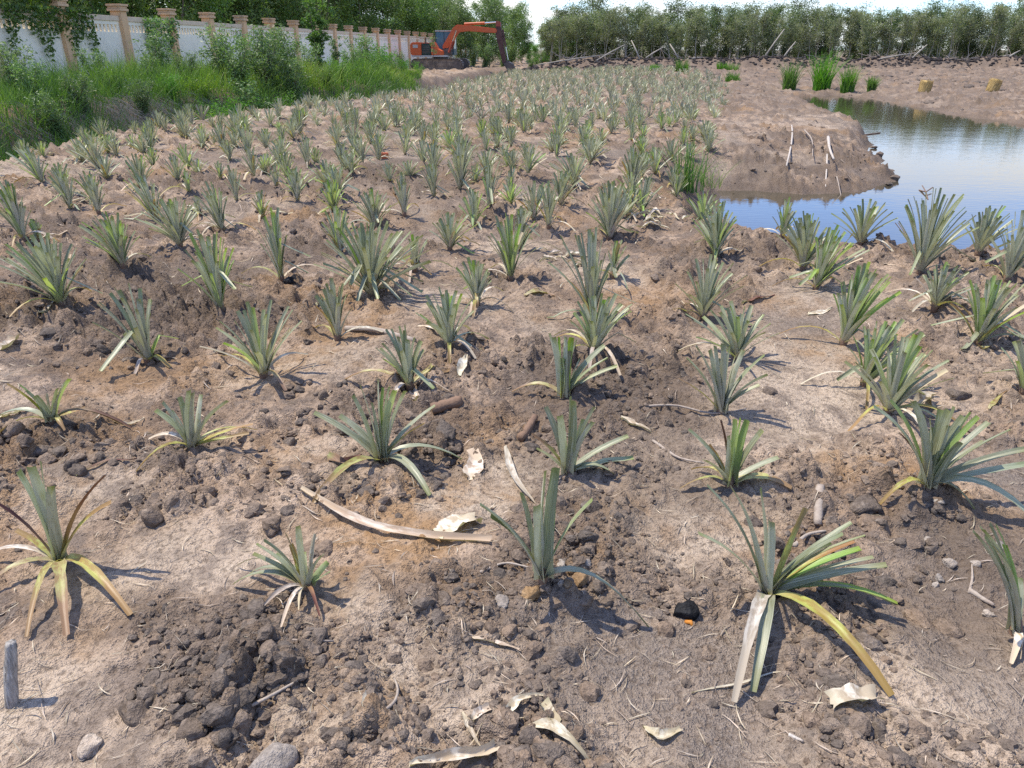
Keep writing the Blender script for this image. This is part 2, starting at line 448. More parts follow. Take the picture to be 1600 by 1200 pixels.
def leaf_material(name, up, low, base, tip, trans=.22, tip_at=.86, rough=.42, spec=.4, var=.16, rot=None):
    """two-sided leaf: upper face, paler lower face, pale clasping base, cut tip; fine veins along the blade"""
    m = NT(name)
    t, u, r = m.attr('t'), m.attr('u'), m.attr('rnd')
    back = m.n.new('ShaderNodeNewGeometry').outputs['Backfacing']
    oi = m.n.new('ShaderNodeObjectInfo').outputs['Random']
    rr = m.math('FRACT', m.math('ADD', r, oi))
    vein = m.noise(1.0, 3, .6, m.comb(m.math('MULTIPLY', u, 26.0), m.math('MULTIPLY', t, 1.6), m.math('MULTIPLY', rr, 37.0)))
    blot = m.noise(1.0, 3, .6, m.comb(m.math('MULTIPLY', u, 2.0), m.math('MULTIPLY', t, 7.0), m.math('MULTIPLY', rr, 51.0)))
    c = m.mix(back, up, low)
    c = m.mix(m.ramp(vein, [(.42, 0.0), (.62, .55)]), c, tuple(min(1, x * 1.55 + .02) for x in low))
    c = m.mix(m.math('MULTIPLY', m.ramp(blot, [(.52, 0.0), (.75, 1.0)]), .5), c, tuple(x * y for x, y in zip(up, (1.5, 1.25, .75))))
    if rot: c = m.mix(m.math('MULTIPLY', m.ramp(m.math('ADD', blot, m.math('MULTIPLY', vein, .35)), [(.58, 0.0), (.76, 1.0)]), .85), c, rot)
    c = m.mix(m.ramp(t, [(.02, 1.0), (.30, 0.0)]), c, base)
    tt = m.math('ADD', t, m.math('MULTIPLY', m.math('SUBTRACT', blot, .5), .16))
    c = m.mix(m.ramp(tt, [(tip_at, 0.0), (min(1, tip_at + .16), 1.0)]), c, tip)
    c = m.hsv(c, m.math('ADD', .5, m.math('MULTIPLY', m.math('SUBTRACT', rr, .5), .035)), m.math('ADD', .85, m.math('MULTIPLY', m.math('FRACT', m.math('MULTIPLY', rr, 7.3)), .3)),
              m.math('ADD', 1 - var, m.math('MULTIPLY', m.math('FRACT', m.math('MULTIPLY', rr, 3.7)), 2 * var)))
    p = m.bsdf(c, rough, spec, m.bump(vein, .25, .002))
    tr = m.n.new('ShaderNodeBsdfTranslucent')
    m.l.new(m.mix(1.0, c, (1.15, 1.3, .6), 'MULTIPLY'), tr.inputs[0])
    mx = m.n.new('ShaderNodeMixShader'); mx.inputs[0].default_value = trans
    m.l.new(p, mx.inputs[1]); m.l.new(tr.outputs[0], mx.inputs[2])
    return m.done(mx.outputs[0])
M = {}
M['grey'] = leaf_material('pineapple_leaf', (.165, .186, .102), (.375, .378, .280), (.44, .40, .26), (.19, .21, .08), spec=.45, rough=.40, trans=.13)
M['bright'] = leaf_material('pineapple_leaf_bright', (.19, .29, .06), (.30, .35, .18), (.36, .34, .18), (.20, .26, .05), trans=.32)
M['yellow'] = leaf_material('pineapple_leaf_yellowing', (.36, .36, .10), (.42, .40, .18), (.50, .45, .24), (.30, .19, .09), tip_at=.62, trans=.25, rot=(.27, .17, .07))
M['dry'] = leaf_material('pineapple_leaf_dry', (.56, .50, .41), (.60, .54, .46), (.52, .45, .33), (.46, .38, .28), tip_at=.6, trans=.12, rough=.75, spec=.15, var=.2, rot=(.32, .25, .18))
M['brown'] = leaf_material('pineapple_leaf_brown', (.15, .085, .05), (.16, .09, .055), (.20, .20, .08), (.12, .05, .035), tip_at=.5, trans=.1, rough=.6)
M['straw_grey'] = leaf_material('dry_straw', (.38, .32, .25), (.42, .36, .29), (.36, .30, .22), (.33, .27, .20), tip_at=.6, trans=.1, rough=.8, spec=.1, var=.4)
M['far'] = leaf_material('pineapple_leaf_far', (.205, .215, .135), (.36, .36, .265), (.44, .38, .26), (.27, .26, .15), var=.3, trans=.12)

def soil_material():
    m = NT('cloddy_soil')
    p = m.pos()
    sp = m.n.new('ShaderNodeSeparateColor'); m.l.new(m.attr('mask', 'Color'), sp.inputs[0])
    dark, pale, ochre = sp.outputs
    sq = m.n.new('ShaderNodeSeparateColor'); m.l.new(m.attr('tone', 'Color'), sq.inputs[0])
    n1, n2, grit = sq.outputs
    n3, n4 = m.noise(48, 3, .62, p), m.noise(190, 2, .6, p)
    c = m.ramp(n1, [(.32, (.205, .146, .102)), (.5, (.318, .230, .162)), (.66, (.415, .312, .228))])
    c = m.mix(m.ramp(n2, [(.45, 0.0), (.60, .80)]), c, (.165, .130, .106))
    c = m.mix(m.math('MULTIPLY', ochre, m.ramp(n2, [(.3, .2), (.6, .75)])), c, (.36, .215, .10))
    c = m.mix(m.math('MULTIPLY', pale, m.ramp(n2, [(.35, .8), (.7, .2)])), c, (.49, .398, .302))
    c = m.mix(m.math('MULTIPLY', grit, .8), c, m.ramp(n4, [(.35, (.15, .122, .10)), (.60, (.235, .195, .16)), (.74, (.38, .33, .28))]))
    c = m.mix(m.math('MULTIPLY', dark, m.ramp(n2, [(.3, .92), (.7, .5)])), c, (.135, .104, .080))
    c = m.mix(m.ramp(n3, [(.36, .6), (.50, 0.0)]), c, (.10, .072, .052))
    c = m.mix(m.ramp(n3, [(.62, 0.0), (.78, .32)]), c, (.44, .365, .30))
    crk = m.voro(21, 'DISTANCE_TO_EDGE', p)
    crack = m.math('MULTIPLY', m.ramp(crk, [(.008, 1.0), (.03, 0.0)]), m.math('MULTIPLY', m.math('POWER', pale, 2.0), m.ramp(n2, [(.42, .9), (.55, 0.0)])))
    c = m.mix(m.math('MULTIPLY', crack, .55), c, (.12, .09, .07))
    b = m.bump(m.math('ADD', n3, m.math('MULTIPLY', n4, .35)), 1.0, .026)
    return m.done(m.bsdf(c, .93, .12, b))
M['soil'] = soil_material()
def clod_material(name, a, b_, c_):
    m = NT(name); p = m.pos()
    oi = m.n.new('ShaderNodeObjectInfo').outputs['Random']; r = m.math('FRACT', m.math('ADD', oi, m.attr('rnd')))
    n2, n3, n4 = m.noise(22, 5, .6, p), m.noise(80, 4, .62, p), m.noise(260, 3, .6, p)
    c = m.ramp(n2, [(.3, a), (.55, b_), (.75, c_)])
    c = m.mix(m.ramp(n3, [(.38, .5), (.55, 0.0)]), c, tuple(x * .5 for x in a))
    c = m.hsv(c, .5, m.math('ADD', .8, m.math('MULTIPLY', r, .4)), m.math('ADD', .72, m.math('MULTIPLY', r, .56)))
    h = m.math('ADD', m.math('ADD', n2, m.math('MULTIPLY', n3, .6)), m.math('MULTIPLY', n4, .25))
    return m.done(m.bsdf(c, .95, .1, m.bump(h, .9, .02)))
M['clod'] = clod_material('soil_clod', (.145, .112, .087), (.225, .175, .136), (.34, .27, .208))
M['clod_dark'] = clod_material('dark_soil_clod', (.115, .091, .073), (.185, .147, .117), (.26, .212, .17))
M['clod_spoil'] = clod_material('spoil_clod', (.035, .030, .028), (.07, .06, .055), (.13, .11, .10))
M['clod_black'] = clod_material('charred_clod', (.012, .012, .013), (.03, .03, .032), (.07, .07, .07))
M['clod_ochre'] = clod_material('ochre_clod', (.20, .135, .082), (.29, .20, .12), (.38, .285, .19))
M['clod_pale'] = clod_material('pale_clod', (.32, .27, .225), (.42, .36, .30), (.50, .44, .37))
def simple(name, col, rough=.7, spec=.3, nscale=8.0, namt=.25, dirt=None, damt=0.0, bump=0.0, metal=0.0, coord='obj'):
    m = NT(name); p = m.obj() if coord == 'obj' else m.pos()
    n = m.noise(nscale, 5, .6, p); n2 = m.noise(nscale * 5, 4, .6, p)
    c = m.mix(m.ramp(n, [(.3, namt), (.6, 0.0)]), col, tuple(x * .55 for x in col))
    if dirt: c = m.mix(m.math('MULTIPLY', m.ramp(m.math('ADD', m.math('MULTIPLY', n, .6), m.math('MULTIPLY', n2, .4)), [(.42, 0.0), (.62, 1.0)]), damt), c, dirt)
    nb = m.bump(n2, bump, .01) if bump else None
    return m.done(m.bsdf(c, rough, spec, nb, metal))
M['husk'] = simple('dry_husk', (.50, .44, .36), .8, .2, 12, .5, (.30, .24, .18), .6, .4)
M['husk_white'] = simple('bleached_husk', (.58, .53, .47), .85, .15, 30, .5, (.26, .20, .15), .75, .6)
M['stick'] = simple('weathered_stick', (.40, .34, .28), .85, .15, 10, .5, (.20, .15, .12), .6, .5)
M['stick_brown'] = simple('brown_stick', (.24, .155, .105), .85, .15, 14, .5, (.12, .08, .06), .6, .5)
M['post'] = simple('grey_weathered_wood', (.42, .41, .40), .85, .15, 16, .6, (.12, .11, .11), .7, .6)
M['straw'] = simple('straw', (.52, .37, .15), .85, .15, 9, .5, (.30, .20, .08), .5, .6)
M['red_brick'] = simple('red_brick', (.42, .13, .07), .9, .1, 20, .4)

def foliage_material(name, cols, dry=None, trans=.35, rough=.5, bare=0.0):
    """leaf colour from the per-leaf random value and the plant's own random value"""
    m = NT(name); r = m.attr('rnd'); oi = m.n.new('ShaderNodeObjectInfo').outputs['Random']
    n = len(cols)
    c = m.ramp(r, [(i / max(1, n - 1), col) for i, col in enumerate(cols)])
    c = m.hsv(c, m.math('ADD', .49, m.math('MULTIPLY', oi, .02)), m.math('ADD', .85, m.math('MULTIPLY', oi, .25)), m.math('ADD', .8, m.math('MULTIPLY', m.math('FRACT', m.math('MULTIPLY', oi, 5.1)), .4)))
    if dry: c = m.mix(m.ramp(m.attr('t'), [(.55, 0.0), (1.0, .6)]), c, dry)
    p = m.bsdf(c, rough, .35)
    tr = m.n.new('ShaderNodeBsdfTranslucent'); m.l.new(m.mix(1.0, c, (1.3, 1.5, .6), 'MULTIPLY'), tr.inputs[0])
    mx = m.n.new('ShaderNodeMixShader'); mx.inputs[0].default_value = trans
    m.l.new(p, mx.inputs[1]); m.l.new(tr.outputs[0], mx.inputs[2])
    return m.done(mx.outputs[0])
M['fol_far'] = foliage_material('paperbark_foliage', [(.115, .13, .075), (.17, .19, .105), (.23, .25, .145), (.29, .305, .19)])
M['fol_belt_shaded'] = foliage_material('belt_foliage_shaded', [(.065, .090, .045), (.10, .135, .062), (.15, .185, .09), (.20, .235, .125)])  # darker back-row copy: shade inside the belt is put into the colour
M['fol_mid'] = foliage_material('acacia_foliage', [(.06, .105, .035), (.10, .165, .05), (.15, .225, .065), (.20, .28, .085)])
M['fol_bright'] = foliage_material('bright_foliage', [(.06, .14, .025), (.09, .20, .03), (.13, .26, .045)], trans=.42)
M['fol_yellow'] = foliage_material('yellow_green_foliage', [(.13, .22, .02), (.19, .30, .03), (.26, .36, .05)], trans=.42)
M['fol_shrub'] = foliage_material('shrub_foliage', [(.10, .155, .065), (.145, .22, .09), (.20, .285, .125)])
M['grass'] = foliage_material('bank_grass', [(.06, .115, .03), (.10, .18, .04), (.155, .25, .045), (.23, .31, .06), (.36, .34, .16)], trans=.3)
M['reed'] = foliage_material('reed_grass', [(.07, .16, .02), (.10, .23, .025), (.15, .29, .04)], trans=.4)
M['bark_pale'] = simple('pale_bark', (.42, .38, .32), .9, .1, 6, .5, (.20, .17, .14), .5, .5)
M['bark'] = simple('brown_bark', (.17, .14, .11), .9, .1, 8, .5, (.08, .065, .05), .5, .5)

# ------------------------------------------------------------------ ground
def build_ground():
    oy = -1.5
    r = [.02]
    while r[-1] < 170:
        q = r[-1]
        r.append(q + (max(.05, q * .06) if q < 1.9 else q * .0036 if q < 8.5 else q * .0062 if q < 32 else q * .012))
    r = np.array(r)
    tf = np.linspace(-.74, .74, 560)
    to = .74 + np.cumsum(np.linspace(.006, .09, 36))
    t = np.concatenate([-to[::-1], tf, to])
    RR, TT = np.meshgrid(r, t, indexing='ij')
    X, Y = RR * TT, RR + oy
    Z = height(X, Y)
    dk, pl, gr, oc = masks(X, Y)
    d = poly_sd(pond, X, Y)
    wet = np.clip(1 - (d + .1) / .55, 0, 1) * (d > -3)               # damp margin of the pond
    ridge = np.exp(-((Y - 61.3) / 1.6) ** 2) * sstep(0.5, 3, X)
    e = np.interp(Y, DEY, DEX) - X
    dit = sstep(.1, .5, e) * (1 - sstep(2.4, 3.6, e))
    farb = sstep(18, 30, Y) * sstep(2.5, 6, X)
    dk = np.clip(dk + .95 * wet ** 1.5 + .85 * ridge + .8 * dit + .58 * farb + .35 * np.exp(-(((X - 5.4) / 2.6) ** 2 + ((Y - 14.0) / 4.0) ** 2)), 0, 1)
    pl = pl * (1 - np.clip(wet + ridge + dit, 0, 1))
    n, k = X.shape
    i = (np.arange(n - 1)[:, None] * k + np.arange(k - 1)[None, :])
    F = np.stack([i, i + 1, i + k + 1, i + k], -1).reshape(-1, 4)[:, ::-1]
    V = np.stack([X, Y, Z], -1).reshape(-1, 3)
    mask = np.stack([dk, pl, oc, np.ones_like(dk)], -1).reshape(-1, 4)
    tone = np.stack([fbm(X * 3.1, Y * 3.1, 5, 80, .6), fbm(X * 13, Y * 13, 5, 90, .62), gr, np.ones_like(gr)], -1).reshape(-1, 4)
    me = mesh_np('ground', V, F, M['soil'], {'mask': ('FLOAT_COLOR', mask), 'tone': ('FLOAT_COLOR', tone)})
    # face up
    if me.polygons[0].normal.z < 0: me.flip_normals()
    link('ground', me, kind='structure')
build_ground()
def far_ground():
    m = simple('far_soil', (.19, .15, .11), .95, .1, .05, .4, (.10, .12, .05), .6)
    V = np.array([(-2500, -2500, -1.2), (2500, -2500, -1.2), (2500, 2500, -1.2), (-2500, 2500, -1.2)], float)
    link('terrain', mesh_np('terrain', V, np.array([[0, 1, 2, 3]]), m), kind='structure')
far_ground()

def water_material():
    m = NT('pond_water'); p = m.pos()
    mp = m.n.new('ShaderNodeMapping'); mp.inputs['Scale'].default_value = (1.0, 2.6, 1); m.l.new(p, mp.inputs[0])
    n = m.math('ADD', m.noise(5.0, 3, .5, mp.outputs[0]), m.math('MULTIPLY', m.noise(.9, 3, .5, mp.outputs[0]), 1.3))
    return m.done(m.bsdf((.060, .052, .034), .02, .5, m.bump(n, .03, .05), IOR=1.6))
M['water'] = water_material()
def sheet(name, pts, z):
    bm = bmesh.new(); f = bm.faces.new([bm.verts.new((x, y, z)) for x, y in pts]); bm.normal_update()
    if f.normal.z < 0: f.normal_flip()
    bmesh.ops.triangulate(bm, faces=[f])
    me = bpy.data.meshes.new(name); bm.to_mesh(me); bm.free(); me.materials.append(M['water'])
    return link(name, me, kind='structure')
sheet('pond_water', [(2.0, 6.0), (36, 6.0), (36, 40), (2.0, 40)], WATER_Z)
sheet('ditch_water', [(x + .6, y) for x, y in ditch_edge[:-2]] + [(x - 3.0, y) for x, y in ditch_edge[:-2]][::-1], WATER_Z - .1)

# ------------------------------------------------------------------ pineapple plants
def fan_side(az): return np.array([-math.sin(az), math.cos(az), 0.0])
def blade(P, w, base_w=1.15, tip_w=.62, m=5, chan=.22, rnd=0.0, az=None, twist=None, ragged=.03):
    """one pineapple leaf along the points P (k,3): clasping base, even blade, cut tip"""
    k = len(P); t = np.linspace(0, 1, k)
    wd = w * (1 - (1 - tip_w) * t ** 2.2) * (1 + (base_w - 1) * np.exp(-t * 9))
    wd = wd * (1 + ragged * R.normal(size=k))
    d = P[-1] - P[0]
    if twist is None: twist = R.normal(0, .35)
    if az is None: az = math.atan2(d[1], d[0])
    return ribbons(P[None], wd[None], fan_side(az)[None], np.array([chan]), m, np.array([rnd]), twist=np.array([twist]))
def keep_above(P, off, lift=.006):
    """local points of a leaf are kept on or above the soil"""
    z = ground(P[:, 0] + off[0], P[:, 1] + off[1]) - off[2] + lift
    P = P.copy(); P[1:, 2] = np.maximum(P[1:, 2], z[1:]); return P

NEAR, MIDDLE = [], []
# explicit leaves: tips as seen in the photograph; u = blade standing in the plant's own plane, d = blade whose tip lies on the soil
EXPL = [
 ((95, 880), 'ragged pineapple plant with long drooping yellow lower leaves at the left edge',
  'u30,735,g u48,730,g u65,722,g u-14,782,n u166,742,n u174,786,y u25,829,y d-30,930,y d44,1000,y d106,998,Y d205,966,Y d-40,880,x u80,760,g'),
 ((480, 920), 'small half withered pineapple plant with curled dry leaves in the left foreground',
  'u400,850,g u395,866,g u412,846,g u445,832,y u466,822,g u492,834,x u512,878,b u516,892,b u505,868,g d365,918,g d372,888,x d390,902,g d412,952,x d468,958,x d500,968,n u455,850,y u478,862,g u430,866,g d440,985,x'),
 ((847, 905), 'sparse pineapple plant with few upright cut leaves above the grey grit, centre foreground',
  'u750,790,g u766,808,g u817,770,g u850,737,g u868,730,g u866,757,b u926,782,g d1012,985,g u840,790,g u857,775,g'),
 ((1197, 930), 'wide splayed foreground pineapple plant with leaves flopped right and two pale bent down leaves',
  'u1092,835,g u1105,760,g u1142,762,g u1187,765,g u1204,815,g u1258,793,y u1332,818,g u1335,846,y u1345,858,b u1366,872,g u1386,884,g u1352,838,g u1318,836,g U1392,962,g U1390,992,b d1392,1092,Y d1146,1102,X d1176,1086,G u1300,850,g'),
 ((1585, 990), 'closed fan shaped pineapple plant cut off by the right edge in the foreground',
  'u1520,832,g u1532,826,g u1545,820,g u1556,822,b u1566,850,b u1590,902,g u1538,840,g d1578,1042,x d1592,1035,x u1572,880,g u1548,850,g'),
 ((1447, 762), 'big bushy pineapple plant with dense upright leaves at the right of the foreground',
  'u1365,637,g u1390,627,b u1405,677,n u1425,627,g u1440,647,g u1460,668,g u1470,640,g u1482,640,g u1492,636,g u1505,650,g u1518,645,b u1530,652,b u1545,660,g u1580,672,g u1604,702,g u1612,724,g d1374,792,y u1557,738,g d1625,828,g u1500,690,g u1478,664,g u1452,655,g u1538,690,g d1520,800,g'),
 ((597, 722), 'upright pineapple plant with dark green inner blades beside the round brown clod',
  'u553,616,g u562,602,g u590,592,g u600,606,b u610,604,g u618,610,b u634,611,g u680,634,g u490,646,g u530,650,g u574,682,y u664,662,y d490,790,Y d672,778,g d722,722,g u583,630,g u606,640,g'),
 ((302, 700), 'short pineapple plant with bright yellow lower leaves spread right, second row on the left',
  'u243,641,g u255,627,g u280,620,g u297,610,g u303,613,g u312,616,g u358,627,g u395,663,y u390,682,y d214,741,Y d233,690,x u270,640,g u288,630,g d402,676,y'),
 ((82, 660), 'low sparse yellowish pineapple plant near the left edge with grey clods below it',
  'u10,600,y u30,602,b u55,618,g u110,592,b u102,600,g u92,606,g u135,645,y d192,668,y d-10,690,y d-20,668,g d103,676,y d206,672,n u40,612,g u75,615,x'),
 ((887, 742), 'grey pineapple plant with split tall blades just above the centre foreground plant',
  'u852,636,g u890,620,g u897,626,g u930,636,g u928,660,g u982,682,g u990,716,g u830,679,y u838,702,g u875,650,g u912,655,g d960,745,g'),
 ((1140, 760), 'small pineapple plant with bright upright core and thin yellow side leaves, right of centre',
  'u1075,672,g u1125,657,n u1150,655,b u1158,655,b u1168,656,b u1193,673,g u1217,716,g u1107,696,y d1080,738,y d1236,767,Y d1062,768,y u1140,680,g u1100,720,g'),
 ((1125, 645), 'sturdy pineapple plant with broad pale blades casting a dark shadow to its right',
  'u1072,560,g u1087,542,g u1110,546,g u1116,540,g u1130,537,g u1141,540,g u1160,548,g u1195,556,g u1200,586,g u1060,592,y u1155,590,g u1187,602,g u1148,556,g u1122,560,g u1170,575,g'),
 ((880, 622), 'pineapple plant with a tight dark fan and three blades leaning right, centre of the picture',
  'u857,521,g u865,527,g u875,527,b u883,526,g u893,527,b u902,531,g u905,560,g u945,540,g u950,560,g u965,573,g d800,616,Y u870,545,g u890,548,g u878,560,b'),
]
MK = {'g': 'grey', 'b': 'bright', 'y': 'yellow', 'Y': 'yellow', 'x': 'dry', 'X': 'dry', 'n': 'brown', 'G': 'grey'}
def stem_mesh(h, r):
    V, F, A = tube([(0, 0, -.05), (0, 0, h * .4), (0, 0, h)], [r * .7, r * .9, r * .4], 8)
    return mesh_np('stem', V, F, M['stick_brown'], A)
STEMS = [stem_mesh(.05, .020), stem_mesh(.07, .026)]
def explicit_plant(base, label, spec):
    b = place(*base); root = empty('pineapple_plant', b, label, 'plant', 'pineapple plants in the near rows')
    dist = math.hypot(b.x, b.y)
    link('stem', STEMS[0], root)
    for q, it in enumerate(spec.split()):
        kind = it[0]; px, py, c = it[1:].split(',')
        px, py = float(px), float(py)
        if kind in 'uU':
            off = R.uniform(-.07, .07) if kind == 'u' else -.10
            tip = at_depth(px, py, b.y + off) - b
            if tip.z < .05: tip.z = .05
            hor = math.hypot(tip.x, tip.y)
            p1 = np.array((tip.x * .36, tip.y * .36, tip.z * (.55 + .12 * min(1, hor / .3)))) if kind == 'u' else np.array((tip.x * .5, tip.y * .5, max(tip.z, .02) + .07))
        else:
            g = place(px, py); tip = g - b + Vector((0, 0, .012))
            L = math.hypot(tip.x, tip.y)
            p1 = np.array((tip.x * .42, tip.y * .42, .04 + .26 * L))
        az = math.atan2(tip.y, tip.x)
        p0 = np.array((math.cos(az) * .012, math.sin(az) * .012, .012))
        P = bez(p0, p1, tip, 9)
        ln = np.sum(np.linalg.norm(np.diff(P, axis=0), axis=1))
        perp = np.array((-math.sin(az), math.cos(az), 0)) * R.uniform(-.03, .03) * ln
        P = P + perp[None] * (np.sin(np.linspace(0, math.pi, 9))[:, None])
        P = keep_above(P, b)
        w = R.uniform(.030, .039) * (1.08 if c in 'YXG' else .62 if c in 'xn' else .75 if c == 'y' else 1.0)
        if 'half withered' in label: w *= .7
        if kind == 'u':      # blade faces its inner side to the plant's axis; turn it a little at random
            az_s = az + R.uniform(-.5, .5)
            if math.hypot(tip.x, tip.y) < .09: az_s = R.uniform(0, 6.28)
        else: az_s = az
        V, F, A = blade(P, w, 1.25, .66 if kind in 'uU' else .45, 5, R.uniform(.12, .30), R.random(), az_s, R.normal(0, .3 if kind in 'uU' else .55), .03 if c in 'gbG' else .10)
        link('leaf', mesh_np('leaf', V, F, M[MK[c]], A), root)
    NEAR.append((b.x, b.y))
for it in EXPL: explicit_plant(*it)

